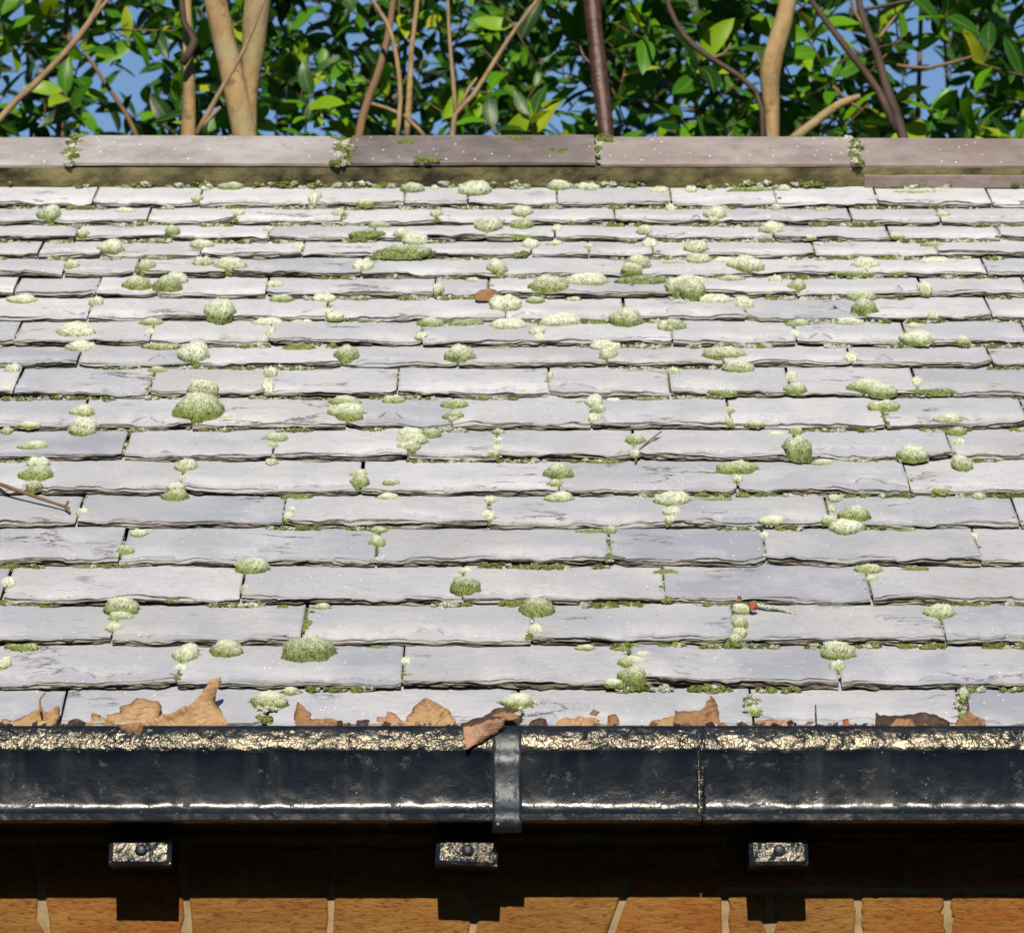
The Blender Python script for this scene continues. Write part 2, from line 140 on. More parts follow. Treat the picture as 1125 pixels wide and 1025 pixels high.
DEAD_LEAVES = [
    ('dead_leaf', [(-0.6491, 2.3484), (-0.6497, 2.3705), (-0.6358, 2.3682), (-0.6221, 2.3751), (-0.606, 2.3798), (-0.5968, 2.3833), (-0.592, 2.3751), (-0.5853, 2.3821), (-0.5785, 2.388), (-0.5759, 2.3763), (-0.5822, 2.3484)], -0.004999999999999999, 'dead_tan', 0.9, 0.45, 'flat tan dead leaf at the left end of the gutter with upright stalk'),
    ('dead_leaf', [(-0.5655, 2.3443), (-0.5636, 2.3641), (-0.5522, 2.3676), (-0.537, 2.3606), (-0.5355, 2.342), (-0.547, 2.3431)], -0.009, 'dead_dark', 1, 0.3, 'small dark curled dead leaf between two tan leaves in the gutter'),
    ('dead_leaf', [(-0.5364, 2.3489), (-0.5359, 2.3793), (-0.5254, 2.3757), (-0.5138, 2.3699), (-0.5174, 2.3769), (-0.4978, 2.3816), (-0.5026, 2.3874), (-0.4888, 2.3933), (-0.4797, 2.4003), (-0.4657, 2.3968), (-0.4518, 2.3956), (-0.447, 2.3839), (-0.4491, 2.3722), (-0.4594, 2.3676), (-0.4671, 2.3489)], -0.0009999999999999992, 'dead_tan', 1, 0.5, 'crumpled orange-tan dead leaf left of the tall pointed one'),
    ('dead_leaf', [(-0.4996, 2.3581), (-0.4628, 2.3569), (-0.4683, 2.3453), (-0.482, 2.3407), (-0.4948, 2.3488)], -0.026, 'dead_brown', 0.6, -0.2, 'rusty scrap of leaf hanging over the gutter rim'),
    ('dead_leaf', [(-0.4676, 2.3478), (-0.4645, 2.3664), (-0.4473, 2.3734), (-0.4277, 2.378), (-0.4128, 2.3839), (-0.4003, 2.3955), (-0.3913, 2.4107), (-0.3846, 2.4236), (-0.373, 2.4271), (-0.3718, 2.4201), (-0.3773, 2.4049), (-0.3783, 2.3932), (-0.3724, 2.3839), (-0.3641, 2.3687), (-0.3569, 2.3478), (-0.4122, 2.3466)], -0.009, 'dead_tan', 1, 0.4, 'largest tan dead leaf with a tall lobe pointing up the roof'),
    ('dead_leaf', [(-0.2821, 2.3484), (-0.2778, 2.3763), (-0.2734, 2.3927), (-0.2676, 2.3891), (-0.2617, 2.381), (-0.2547, 2.3763), (-0.2569, 2.367), (-0.2477, 2.3682), (-0.2362, 2.3693), (-0.22, 2.3635), (-0.2198, 2.3484)], -0.004999999999999999, 'dead_brown', 0.9, 0.4, 'upright dark-edged brown leaf alone below the frosted moss on the bottom slates'),
    ('dead_leaf', [(-0.1762, 2.3492), (-0.1717, 2.3737), (-0.1602, 2.3725), (-0.1591, 2.3807), (-0.1486, 2.3772), (-0.137, 2.3655), (-0.1369, 2.3492)], 0.0010000000000000009, 'dead_pink', 0.8, 0.5, 'small pinkish leaf left of the tan pyramid leaf'),
    ('dead_leaf', [(-0.1366, 2.3478), (-0.1345, 2.3734), (-0.123, 2.3897), (-0.1103, 2.3979), (-0.0953, 2.3909), (-0.0814, 2.3827), (-0.0721, 2.3687), (-0.0744, 2.3617), (-0.0951, 2.3478)], -0.009, 'dead_tan', 1, 0.45, 'broad tan leaf standing like a pyramid in the middle of the gutter'),
    ('dead_leaf', [(-0.2037, 2.3484), (-0.1969, 2.367), (-0.1854, 2.3693), (-0.1738, 2.3647), (-0.1644, 2.3484)], -0.004999999999999999, 'dead_dark', 0.8, 0.4, 'low blackish leaf scrap left of the small pinkish leaf'),
    ('dead_leaf', [(-0.0613, 2.3531), (-0.0372, 2.3577), (-0.0063, 2.3635), (-0.012, 2.3508), (-0.0212, 2.3415), (-0.0429, 2.3311), (-0.0578, 2.3231), (-0.059, 2.3381)], -0.044, 'dead_pink', 0.9, 0.1, 'pinkish leaf hanging over the gutter rim beside the joint strap'),
    ('dead_leaf', [(-0.0664, 2.3623), (-0.0375, 2.3716), (-0.0202, 2.3833), (-0.0075, 2.3868), (0.011, 2.3821), (0.0144, 2.367), (0.0087, 2.3484), (-0.0144, 2.3495), (-0.049, 2.3484)], -0.004999999999999999, 'dead_dark', 1, 0.5, 'black curled leaf behind the pinkish one hanging over the rim'),
    ('dead_leaf', [(-0.0259, 2.3705), (-0.0121, 2.3763), (0.004, 2.3739), (0.011, 2.367), (-0.0052, 2.3646)], -0.013, 'dead_brown', 0.8, 0.4, 'narrow brown leaf on top of the black curled leaf'),
    ('dead_leaf', [(0.0179, 2.3481), (0.0248, 2.3655), (0.0341, 2.369), (0.0433, 2.3667), (0.0479, 2.3481)], -0.006999999999999999, 'dead_dark', 0.8, 0.4, 'small black leaf scrap just right of the joint strap'),
    ('dead_leaf', [(0.0502, 2.3484), (0.0583, 2.367), (0.0664, 2.3716), (0.0895, 2.3728), (0.1068, 2.367), (0.1125, 2.3484)], -0.004999999999999999, 'dead_tan', 0.9, 0.45, 'low rounded tan leaf right of the joint strap'),
    ('dead_leaf', [(0.0977, 2.3746), (0.1035, 2.3816), (0.1116, 2.3781), (0.1081, 2.3722)], -0.0009999999999999992, 'dead_brown', 0.8, 0.4, 'tiny brown scrap standing above the low rounded tan leaf'),
    ('dead_leaf', [(0.1195, 2.3486), (0.1219, 2.3743), (0.1312, 2.3754), (0.1357, 2.3673), (0.1345, 2.3486)], -0.002999999999999999, 'dead_brown', 0.9, 0.4, 'narrow upright brown scrap right of the low rounded tan leaf'),
    ('dead_leaf', [(0.1657, 2.3486), (0.1773, 2.3661), (0.1935, 2.3708), (0.2109, 2.3731), (0.2141, 2.3486)], -0.002999999999999999, 'dead_tan', 0.8, 0.5, 'low tan leaf tucked against the left of the peaked brown leaf'),
    ('dead_leaf', [(0.2024, 2.3478), (0.2072, 2.3745), (0.2073, 2.3827), (0.2234, 2.3804), (0.2373, 2.3804), (0.2466, 2.3874), (0.2536, 2.4014), (0.2627, 2.3874), (0.2648, 2.3664), (0.2508, 2.3478)], -0.009, 'dead_brown', 1, 0.45, 'peaked brown leaf with a dark upright point, above the gutter seam'),
    ('dead_leaf', [(0.2971, 2.3484), (0.3112, 2.367), (0.332, 2.3693), (0.3574, 2.367), (0.3733, 2.3484)], -0.004999999999999999, 'dead_pink', 0.8, 0.5, 'long flat pinkish leaf lying low, right of the gutter seam'),
    ('dead_leaf', [(0.4172, 2.3507), (0.4198, 2.367), (0.4267, 2.3693), (0.4287, 2.3507)], -0.004999999999999999, 'red_scrap', 0.6, 0.4, 'tiny orange leaf scrap alone on the right part of the gutter'),
    ('dead_leaf', [(0.4585, 2.3481), (0.4637, 2.3783), (0.4682, 2.3725), (0.4879, 2.3748), (0.5168, 2.3783), (0.5398, 2.3748), (0.5569, 2.3644), (0.5508, 2.3469), (0.5162, 2.3492), (0.4931, 2.3469)], -0.006999999999999999, 'dead_dark', 1, 0.4, 'wide dark rolled leaf with pale stripes near the right end'),
    ('dead_leaf', [(0.4713, 2.3486), (0.4866, 2.3661), (0.5062, 2.3649), (0.5196, 2.3475)], -0.019, 'dead_brown', 0.6, 0.4, 'ochre leaf under the wide dark rolled leaf'),
    ('dead_leaf', [(0.5554, 2.3469), (0.5651, 2.3679), (0.5767, 2.3713), (0.5792, 2.3795), (0.5859, 2.3713), (0.5997, 2.3667), (0.6038, 2.3469)], -0.006999999999999999, 'dead_brown', 0.9, 0.4, 'ragged brown leaf at the right, beyond the wide dark rolled leaf'),
]


# ------------------------------------------------------------------ helpers
def mesh(name, verts, faces, mats, fmat=None, smooth=False):
    me = bpy.data.meshes.new(name)
    me.from_pydata(verts, [], faces)
    for m in (mats if isinstance(mats, (list, tuple)) else [mats]):
        me.materials.append(m)
    if fmat:
        me.polygons.foreach_set('material_index', fmat)
    if smooth is True:
        me.polygons.foreach_set('use_smooth', [True] * len(me.polygons))
    elif smooth:
        me.polygons.foreach_set('use_smooth', smooth)
    me.update()
    return me

def link(name, me, parent=None, matrix=None):
    o = bpy.data.objects.new(name, me)
    COL.objects.link(o)
    if parent:
        o.parent = parent
    if matrix is not None:
        o.matrix_local = matrix
    return o

def tag(o, label=None, cat=None, group=None, kind=None):
    if label: o['label'] = label
    if cat: o['category'] = cat
    if group: o['group'] = group
    if kind: o['kind'] = kind
    return o

class MB:
    """collects vertices and faces of one mesh"""
    def __init__(s): s.v, s.f, s.m = [], [], []
    def add(s, vs, fs, mi=0):
        b = len(s.v); s.v += [tuple(p) for p in vs]
        s.f += [tuple(i + b for i in f) for f in fs]; s.m += [mi] * len(fs)
    def box(s, x0, x1, y0, y1, z0, z1, mi=0):
        s.add([(x0,y0,z0),(x1,y0,z0),(x1,y1,z0),(x0,y1,z0),(x0,y0,z1),(x1,y0,z1),(x1,y1,z1),(x0,y1,z1)],
              [(0,3,2,1),(4,5,6,7),(0,1,5,4),(1,2,6,5),(2,3,7,6),(3,0,4,7)], mi)
    def tube(s, pts, rad, n=8, mi=0, seed=0, bumpy=0.0):
        pts = [Vector(p) for p in pts]
        rings = []
        for i, p in enumerate(pts):
            d = (pts[min(i+1, len(pts)-1)] - pts[max(i-1, 0)]).normalized()
            a = d.cross(Vector((0.3, 1, 0.2))).normalized(); b = d.cross(a)
            r = rad[i] if isinstance(rad, (list, tuple)) else rad
            ring = []
            for k in range(n):
                t = 2*math.pi*k/n
                rr = r * (1 + bumpy*noise.noise(Vector((math.cos(t)*1.5+seed, math.sin(t)*1.5, i*0.7+seed))))
                ring.append(p + a*math.cos(t)*rr + b*math.sin(t)*rr)
            rings.append(ring)
        vs = [q for r_ in rings for q in r_]
        fs = [(i*n+k, i*n+(k+1) % n, (i+1)*n+(k+1) % n, (i+1)*n+k) for i in range(len(pts)-1) for k in range(n)]
        fs += [tuple(range(n-1, -1, -1)), tuple((len(pts)-1)*n+k for k in range(n))]
        s.add(vs, fs, mi)
    def build(s, name, mats, parent=None, smooth=False, matrix=None):
        return link(name, mesh(name, s.v, s.f, mats, s.m, smooth), parent, matrix)

def refine(pts, rad, step):
    """smooth a poly-line with radii: Catmull-Rom"""
    P = [Vector(p) for p in pts]; out, ro = [], []
    for i in range(len(P)-1):
        p0, p1, p2, p3 = P[max(i-1,0)], P[i], P[i+1], P[min(i+2,len(P)-1)]
        n = max(2, int((p2-p1).length/step))
        for k in range(n):
            t = k/n
            out.append(0.5*((2*p1)+(p2-p0)*t+(2*p0-5*p1+4*p2-p3)*t*t+(3*p1-p0-3*p2+p3)*t**3))
            ro.append(rad[i]*(1-t)+rad[i+1]*t)
    out.append(P[-1]); ro.append(rad[-1])
    return out, ro

def n1(x, seed, f=1.0):
    return noise.noise(Vector((x*f, seed*7.31, seed*1.7)))
def ang(x, seed, f):
    """jagged noise: straight runs between random knots"""
    k = math.floor(x * f); t = x * f - k
    def hv(i): return math.modf(math.sin(i * 127.1 + seed * 311.7) * 43758.5453)[0]
    t = min(1, t * (1.3 + abs(hv(k + 7)) * 2))
    return hv(k) * (1 - t) + hv(k + 1) * t
def frac1(x, seed, f=1.0):
    return n1(x, seed, f) + 0.5*n1(x, seed+3, f*2.3) + 0.3*n1(x, seed+5, f*5.1)

# ------------------------------------------------------------------ materials
class NT:
    def __init__(s, name):
        s.mat = bpy.data.materials.new(name); s.mat.use_nodes = True
        s.t = s.mat.node_tree; s.b = s.t.nodes['Principled BSDF']; s.out = s.t.nodes['Material Output']
    def n(s, kind, **kw):
        nd = s.t.nodes.new('ShaderNode' + kind)
        for k, v in kw.items():
            if k in nd.inputs: nd.inputs[k].default_value = v
            else: setattr(nd, k, v)
        return nd
    def l(s, a, b): s.t.links.new(a, b)
    def coords(s, scale=(1,1,1), kind='Object'):
        tc = s.n('TexCoord'); mp = s.n('Mapping'); s.l(tc.outputs[kind], mp.inputs['Vector'])
        mp.inputs['Scale'].default_value = scale
        return mp.outputs['Vector']
    def noise(s, vec, scale, detail=4, rough=0.55):
        nd = s.n('TexNoise'); nd.inputs['Scale'].default_value = scale
        nd.inputs['Detail'].default_value = detail; nd.inputs['Roughness'].default_value = rough
        s.l(vec, nd.inputs['Vector']); return nd.outputs['Fac']
    def ramp(s, fac, stops):
        nd = s.n('ValToRGB'); cr = nd.color_ramp
        while len(cr.elements) > 1: cr.elements.remove(cr.elements[-1])
        cr.elements[0].position = stops[0][0]; cr.elements[0].color = col4(stops[0][1])
        for p, c in stops[1:]:
            e = cr.elements.new(p); e.color = col4(c)
        s.l(fac, nd.inputs['Fac']); return nd.outputs['Color']
    def mix(s, fac, a, b, mode='MIX'):
        nd = s.n('MixRGB'); nd.blend_type = mode
        for v, i in ((fac, 'Fac'), (a, 'Color1'), (b, 'Color2')):
            if isinstance(v, (int, float)): nd.inputs[i].default_value = v
            elif isinstance(v, tuple): nd.inputs[i].default_value = col4(v)
            else: s.l(v, nd.inputs[i])
        return nd.outputs['Color']
    def math(s, op, a, b=0.0, clamp=False):
        nd = s.n('Math'); nd.operation = op; nd.use_clamp = clamp
        for v, i in ((a, 0), (b, 1)):
            if isinstance(v, (int, float)): nd.inputs[i].default_value = v
            else: s.l(v, nd.inputs[i])
        return nd.outputs[0]
    def bump(s, h, strength, dist):
        nd = s.n('Bump'); nd.inputs['Strength'].default_value = strength; nd.inputs['Distance'].default_value = dist
        s.l(h, nd.inputs['Height']); s.l(nd.outputs['Normal'], s.b.inputs['Normal']); return nd
    def set(s, **kw):
        for k, v in kw.items():
            k = k.replace('_', ' ')
            if isinstance(v, (int, float)): s.b.inputs[k].default_value = v
            elif isinstance(v, tuple): s.b.inputs[k].default_value = col4(v)
            else: s.l(v, s.b.inputs[k])
        return s.mat
def col4(c):
    return (c, c, c, 1) if isinstance(c, (int, float)) else (tuple(c) + (1,))[:4]

def mat_slate():
    t = NT('slate_face'); v = t.coords()
    oi = t.n('ObjectInfo')
    rnd = t.ramp(oi.outputs['Random'], [(0, (.22,.24,.295)), (.3, (.29,.306,.36)), (.6, (.328,.338,.38)), (.85, (.265,.283,.338)), (1, (.35,.352,.375))])
    shift = t.n('VectorMath'); shift.operation = 'ADD'; t.l(v, shift.inputs[0])
    sc = t.n('VectorMath'); sc.operation = 'SCALE'; t.l(oi.outputs['Location'], sc.inputs[0]); sc.inputs['Scale'].default_value = 3.1
    t.l(sc.outputs[0], shift.inputs[1]); w = shift.outputs[0]
    big = t.noise(w, 9, 5, .6)
    c = t.mix(t.ramp(big, [(.42, 0), (.72, .75)]), rnd, (.45,.452,.47))          # pale lichen bloom and frost
    hz = t.n('Attribute'); hz.attribute_type = 'OBJECT'; hz.attribute_name = 'haze_tone'
    c = t.mix(t.math('MULTIPLY', t.math('MULTIPLY', hz.outputs['Fac'], .85), t.ramp(t.noise(w, 13, 5, .7), [(.25, .45), (.65, 1)])), c, (.555,.56,.585))  # haze and glare of the upper roof mixed into the base colour
    stain = t.noise(w, 4.5, 4, .6)
    c = t.mix(t.ramp(stain, [(.52, 0), (.75, .55)]), c, (.23,.235,.25))
    blot = t.noise(w, 26, 6, .65)
    c = t.mix(t.ramp(blot, [(.55, 0), (.78, .5)]), c, (.27,.275,.30))
    st = t.n('Mapping'); t.l(w, st.inputs['Vector']); st.inputs['Scale'].default_value = (1, 2.6, 1)
    grain = t.noise(st.outputs[0], 60, 8, .7)
    c = t.mix(t.ramp(grain, [(.3, .5), (.47, 0)]), c, (.20,.20,.21))
    # fine dark pits and wandering hairline cracks
    pit = t.n('TexVoronoi'); t.l(w, pit.inputs['Vector']); pit.inputs['Scale'].default_value = 150
    c = t.mix(t.math('MULTIPLY', t.math('LESS_THAN', pit.outputs['Distance'], .14), t.math('GREATER_THAN', t.noise(w, 14, 3), .54)), c, (.16,.15,.14))
    cr = t.n('Mapping'); t.l(w, cr.inputs['Vector']); cr.inputs['Scale'].default_value = (1, 3.2, 1); cr.inputs['Rotation'].default_value = (0, 0, .12)
    crack = t.noise(cr.outputs[0], 5.5, 7, .62)
    line = t.ramp(t.math('ABSOLUTE', t.math('SUBTRACT', crack, .5)), [(0, 1), (.007, 1), (.014, 0)])
    line = t.math('MULTIPLY', line, t.ramp(t.noise(w, 7, 2), [(.585, 0), (.65, 1)]))
    c = t.mix(t.math('MULTIPLY', line, .85), c, (.07,.065,.06))
    # frost crystals
    fr = t.n('TexVoronoi'); t.l(w, fr.inputs['Vector']); fr.inputs['Scale'].default_value = 130
    dot = t.math('MULTIPLY', t.math('LESS_THAN', fr.outputs['Distance'], t.math('MULTIPLY', t.noise(w, 33, 2), .20)), t.math('GREATER_THAN', t.math('ADD', fr.outputs['Color'], t.math('MULTIPLY', t.noise(w, 6, 3), .9)), 1.12))
    c = t.mix(dot, c, (.95,.95,.95))
    h = t.math('ADD', t.math('MULTIPLY', grain, .5), t.math('MULTIPLY', t.noise(st.outputs[0], 16, 6, .6), 1.6))
    h = t.math('SUBTRACT', h, t.math('MULTIPLY', line, .6))
    t.bump(h, .55, .0022)
    return t.set(Base_Color=c, Roughness=.62, Specular_IOR_Level=.35)

def mat_slate_edge():
    t = NT('slate_riven_edge'); v = t.coords((1, 2, 6))
    oi = t.n('ObjectInfo')
    sc = t.n('VectorMath'); sc.operation = 'SCALE'; t.l(oi.outputs['Location'], sc.inputs[0]); sc.inputs['Scale'].default_value = 2.3
    ad = t.n('VectorMath'); t.l(v, ad.inputs[0]); t.l(sc.outputs[0], ad.inputs[1]); w = ad.outputs[0]
    a = t.noise(w, 14, 6, .65)
    c = t.ramp(a, [(.28, (.035,.032,.03)), (.44, (.11,.102,.09)), (.53, (.21,.20,.18)), (.62, (.32,.31,.295)), (.8, (.42,.41,.40))])
    b = t.noise(w, 8, 3)
    c = t.mix(t.ramp(b, [(.53, 0), (.72, .6)]), c, (.19,.18,.085))
    c = t.mix(t.ramp(t.noise(w, 45, 5, .7), [(.36, .9), (.5, 0)]), c, (.03,.028,.025))
    t.bump(t.noise(w, 60, 6, .7), .9, .003)
    return t.set(Base_Color=c, Roughness=.85, Specular_IOR_Level=.2)

def mat_simple(name, c, rough=.8, nscale=0, spread=.3, bump=0, bdist=.002, stretch=(1,1,1), spec=.3, rnd=False):
    t = NT(name)
    v = t.coords(stretch)
    if nscale:
        a = t.noise(v, nscale, 6, .6)
        cc = t.ramp(a, [(.3, tuple(x*(1-spread) for x in c)), (.5, c), (.72, tuple(min(.95, x*(1+spread)) for x in c))])
        if rnd:
            oi = t.n('ObjectInfo')
            cc = t.mix(1.0, cc, t.ramp(oi.outputs['Random'], [(0, .62), (.5, 1.0), (1, (1.0,.86,.72))]), 'MULTIPLY')
        t.set(Base_Color=cc)
        if bump: t.bump(t.noise(v, nscale*3, 6, .65), bump, bdist)
    else:
        t.set(Base_Color=c)
    return t.set(Roughness=rough, Specular_IOR_Level=spec)

def mat_bark():
    t = NT('tan_bark'); v = t.coords((1, 1, .45))
    c = t.ramp(t.noise(v, 16, 7, .7), [(.3, (.13,.085,.04)), (.5, (.27,.185,.085)), (.7, (.37,.27,.14))])
    w = t.coords((1, 1, 1.6))
    c = t.mix(t.ramp(t.noise(w, 30, 5, .7), [(.56, 0), (.66, .7)]), c, (.075,.05,.03))
    c = t.mix(t.ramp(t.noise(w, 6, 4), [(.52, 0), (.7, .55)]), c, (.24,.23,.14))
    t.bump(t.noise(v, 40, 6, .7), .9, .006)
    return t.set(Base_Color=c, Roughness=.8, Specular_IOR_Level=.25)

def mat_brick():
    t = NT('brick'); v0 = t.coords()
    oi = t.n('ObjectInfo'); ad = t.n('VectorMath'); t.l(v0, ad.inputs[0]); t.l(oi.outputs['Location'], ad.inputs[1])
    mp = t.n('Mapping'); t.l(ad.outputs[0], mp.inputs['Vector']); mp.inputs['Scale'].default_value = (1, 1, 2.8); v = mp.outputs[0]
    base = t.ramp(oi.outputs['Random'], [(0, (.27,.095,.018)), (.35, (.23,.105,.028)), (.7, (.30,.115,.020)), (1, (.18,.075,.022))])
    c = t.mix(t.ramp(t.noise(v, 9, 6, .65), [(.42, 0), (.68, .8)]), base, (.33,.185,.050))
    drag = t.noise(v, 70, 6, .75)
    c = t.mix(t.ramp(drag, [(.38, .65), (.47, 0)]), c, (.075,.037,.014))
    c = t.mix(t.ramp(t.noise(v, 17, 4, .6), [(.58, 0), (.75, .5)]), c, (.12,.055,.022))
    t.bump(drag, 1.0, .007)
    return t.set(Base_Color=c, Roughness=.9, Specular_IOR_Level=.2)

def mat_ridge(name, c0, c1):
    t = NT(name); v = t.coords()
    a = t.noise(v, 4.5, 6, .62); b = t.noise(v, 26, 5, .65)
    c = t.mix(t.ramp(a, [(.36, 0), (.66, 1)]), c0, c1)
    c = t.mix(t.ramp(b, [(.5, 0), (.75, .5)]), c, tuple(.6 * x for x in c1))
    c = t.mix(t.ramp(t.noise(v, 9, 4, .6), [(.56, 0), (.75, .4)]), c, (.27,.19,.14))
    vo = t.n('TexVoronoi'); t.l(v, vo.inputs['Vector']); vo.inputs['Scale'].default_value = 70
    c = t.mix(t.math('MULTIPLY', t.math('LESS_THAN', vo.outputs['Distance'], .12), t.math('GREATER_THAN', vo.outputs['Color'], .6)), c, (.85,.85,.85))
    t.bump(t.noise(v, 45, 7, .7), .8, .003)
    return t.set(Base_Color=c, Roughness=.8, Specular_IOR_Level=.3)

def mat_paint(name, rough, bscale, bstr, bdist, spots=False, tint=(1.0, .83, .56)):
    """old black gloss paint, lumpy"""
    t = NT(name); v0 = t.coords()
    oi = t.n('ObjectInfo'); ad = t.n('VectorMath'); t.l(v0, ad.inputs[0]); t.l(oi.outputs['Location'], ad.inputs[1]); v = ad.outputs[0]
    big = t.noise(v, 7, 4)
    c = t.ramp(t.noise(v, 22, 5), [(.35, (.004,.0075,.014)), (.6, (.008,.0125,.020)), (.75, (.022,.026,.031))])
    dust = t.noise(v, 34, 7, .75)
    dirt = t.ramp(dust, [(.60, 0), (.72, 1)])
    c = t.mix(t.math('MULTIPLY', dirt, .35), c, (.05,.05,.047))
    if spots:
        for sc_, th, lim in ((60, .1, .7), (140, .13, .75)):
            vo = t.n('TexVoronoi'); t.l(v, vo.inputs['Vector']); vo.inputs['Scale'].default_value = sc_
            d = t.math('MULTIPLY', t.math('LESS_THAN', vo.outputs['Distance'], th), t.math('GREATER_THAN', vo.outputs['Color'], lim))
            c = t.mix(d, c, (.30,.27,.22))
        sm = t.n('Mapping'); t.l(v, sm.inputs['Vector']); sm.inputs['Scale'].default_value = (14, 1, 1.4)
        c = t.mix(t.ramp(t.noise(sm.outputs[0], 3, 5), [(.55, 0), (.8, .4)]), c, (.05,.054,.058))
    h = t.math('ADD', t.noise(v, bscale, 3, .55), t.math('MULTIPLY', t.noise(v, bscale*.3, 2), .8))
    amp = t.ramp(big, [(.35, .35), (.6, 1.0)])
    t.bump(t.math('ADD', t.math('MULTIPLY', h, amp), t.math('MULTIPLY', dirt, .5)), bstr, bdist)
    ro = t.math('ADD', t.math('MULTIPLY', dirt, .45), t.math('MULTIPLY', t.noise(v, 15, 4), .25))
    return t.set(Base_Color=c, Roughness=t.math('ADD', ro, rough - .1), Specular_IOR_Level=.45, Specular_Tint=tint)

def mat_moss(name, attr=None):
    t = NT(name)
    tc = t.n('TexCoord'); sep = t.n('SeparateXYZ'); t.l(tc.outputs['Generated'], sep.inputs[0])
    oi = t.n('ObjectInfo'); v = tc.outputs['Object']
    green = t.ramp(oi.outputs['Random'], [(0, (.17,.23,.075)), (.25, (.22,.29,.085)), (.5, (.21,.27,.12)), (.75, (.25,.31,.105)), (1, (.18,.25,.11))])
    sp = t.noise(v, 9, 4, .7)
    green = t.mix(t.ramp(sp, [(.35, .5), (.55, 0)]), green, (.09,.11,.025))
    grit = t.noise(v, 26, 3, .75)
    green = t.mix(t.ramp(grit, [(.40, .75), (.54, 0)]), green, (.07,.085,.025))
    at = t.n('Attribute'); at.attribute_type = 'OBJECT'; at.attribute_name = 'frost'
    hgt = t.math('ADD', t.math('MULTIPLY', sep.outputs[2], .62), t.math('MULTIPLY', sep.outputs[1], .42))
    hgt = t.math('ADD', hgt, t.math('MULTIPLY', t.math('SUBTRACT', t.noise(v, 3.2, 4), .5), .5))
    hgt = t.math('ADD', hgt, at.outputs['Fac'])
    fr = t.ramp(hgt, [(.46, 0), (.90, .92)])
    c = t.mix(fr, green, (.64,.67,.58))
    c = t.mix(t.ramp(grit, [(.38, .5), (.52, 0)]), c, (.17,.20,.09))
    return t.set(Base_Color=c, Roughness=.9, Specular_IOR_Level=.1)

def mat_crumb(name, a, b):
    t = NT(name); v = t.coords()
    c = t.ramp(t.noise(v, 16, 5, .7), [(.35, a), (.65, b)])
    c = t.mix(t.ramp(t.noise(v, 520, 3), [(.40, .8), (.55, 0)]), c, tuple(x*.3 for x in a))
    t.bump(t.noise(v, 420, 3), 1.0, .003)
    return t.set(Base_Color=c, Roughness=.95, Specular_IOR_Level=.1)

def mat_leaf(name, use_attr):
    t = NT(name)
    if use_attr:
        at = t.n('Attribute'); at.attribute_name = 'tint'; f = at.outputs['Fac']
    else:
        f = t.n('ObjectInfo').outputs['Random']
    c = t.ramp(f, [(0, (.012,.040,.009)), (.3, (.024,.092,.009)), (.5, (.045,.165,.006)), (.75, (.10,.27,.006)), (.92, (.20,.34,.010)), (1, (.30,.34,.02))])
    uv = t.n('UVMap'); sep = t.n('SeparateXYZ'); t.l(uv.outputs[0], sep.inputs[0])
    mid = t.math('ABSOLUTE', t.math('SUBTRACT', sep.outputs[0], .5))
    c = t.mix(t.ramp(mid, [(0, .55), (.035, .3), (.06, 0)]), c, (.20,.28,.06))
    ti = t.n('BsdfTranslucent'); t.l(t.mix(1, c, (1.6,1.5,.6), 'MULTIPLY'), ti.inputs['Color'])
    ms = t.n('MixShader'); ms.inputs[0].default_value = .30
    t.l(t.b.outputs[0], ms.inputs[1]); t.l(ti.outputs[0], ms.inputs[2]); t.l(ms.outputs[0], t.out.inputs['Surface'])
    return t.set(Base_Color=c, Roughness=.40, Specular_IOR_Level=.30)

def mat_dead(name, c0, c1, dark):
    t = NT(name); v = t.coords()
    c = t.ramp(t.noise(v, 28, 6, .65), [(.3, c0), (.6, c1)])
    c = t.mix(t.ramp(t.noise(v, 55, 5, .7), [(.56, 0), (.7, .8)]), c, dark)
    uv = t.n('UVMap'); sep = t.n('SeparateXYZ'); t.l(uv.outputs[0], sep.inputs[0])
    au = t.math('ABSOLUTE', sep.outputs[0])
    wob = t.math('MULTIPLY', t.noise(v, 60, 2), .006)
    sv = t.math('FRACT', t.math('MULTIPLY', t.math('ADD', t.math('SUBTRACT', sep.outputs[1], t.math('MULTIPLY', au, .75)), wob), 118))
    side = t.ramp(sv, [(0, .7), (.07, .45), (.14, 0), (.9, 0), (1, .7)])
    mid = t.ramp(au, [(0, .9), (.0009, .8), (.0016, 0)])
    vein = t.math('MAXIMUM', side, mid)
    vein = t.math('MULTIPLY', vein, t.ramp(t.noise(v, 45, 3), [(.38, .1), (.62, 1)]))
    c = t.mix(t.math('MULTIPLY', vein, .42), c, tuple(.5 * q for q in c0))
    c = t.mix(t.ramp(t.noise(v, 16, 5, .7), [(.44, 0), (.66, .8)]), c, tuple(.42 * q for q in c0))
    t.bump(t.math('ADD', t.math('MULTIPLY', t.noise(v, 60, 5), .9), t.math('MULTIPLY', vein, .5)), 1.0, .003)
    ti = t.n('BsdfTranslucent'); t.l(t.mix(1, c, (1.4,1.1,.7), 'MULTIPLY'), ti.inputs['Color'])
    ms = t.n('MixShader'); ms.inputs[0].default_value = .32
    t.l(t.b.outputs[0], ms.inputs[1]); t.l(ti.outputs[0], ms.inputs[2]); t.l(ms.outputs[0], t.out.inputs['Surface'])
    return t.set(Base_Color=c, Roughness=.6, Specular_IOR_Level=.3)

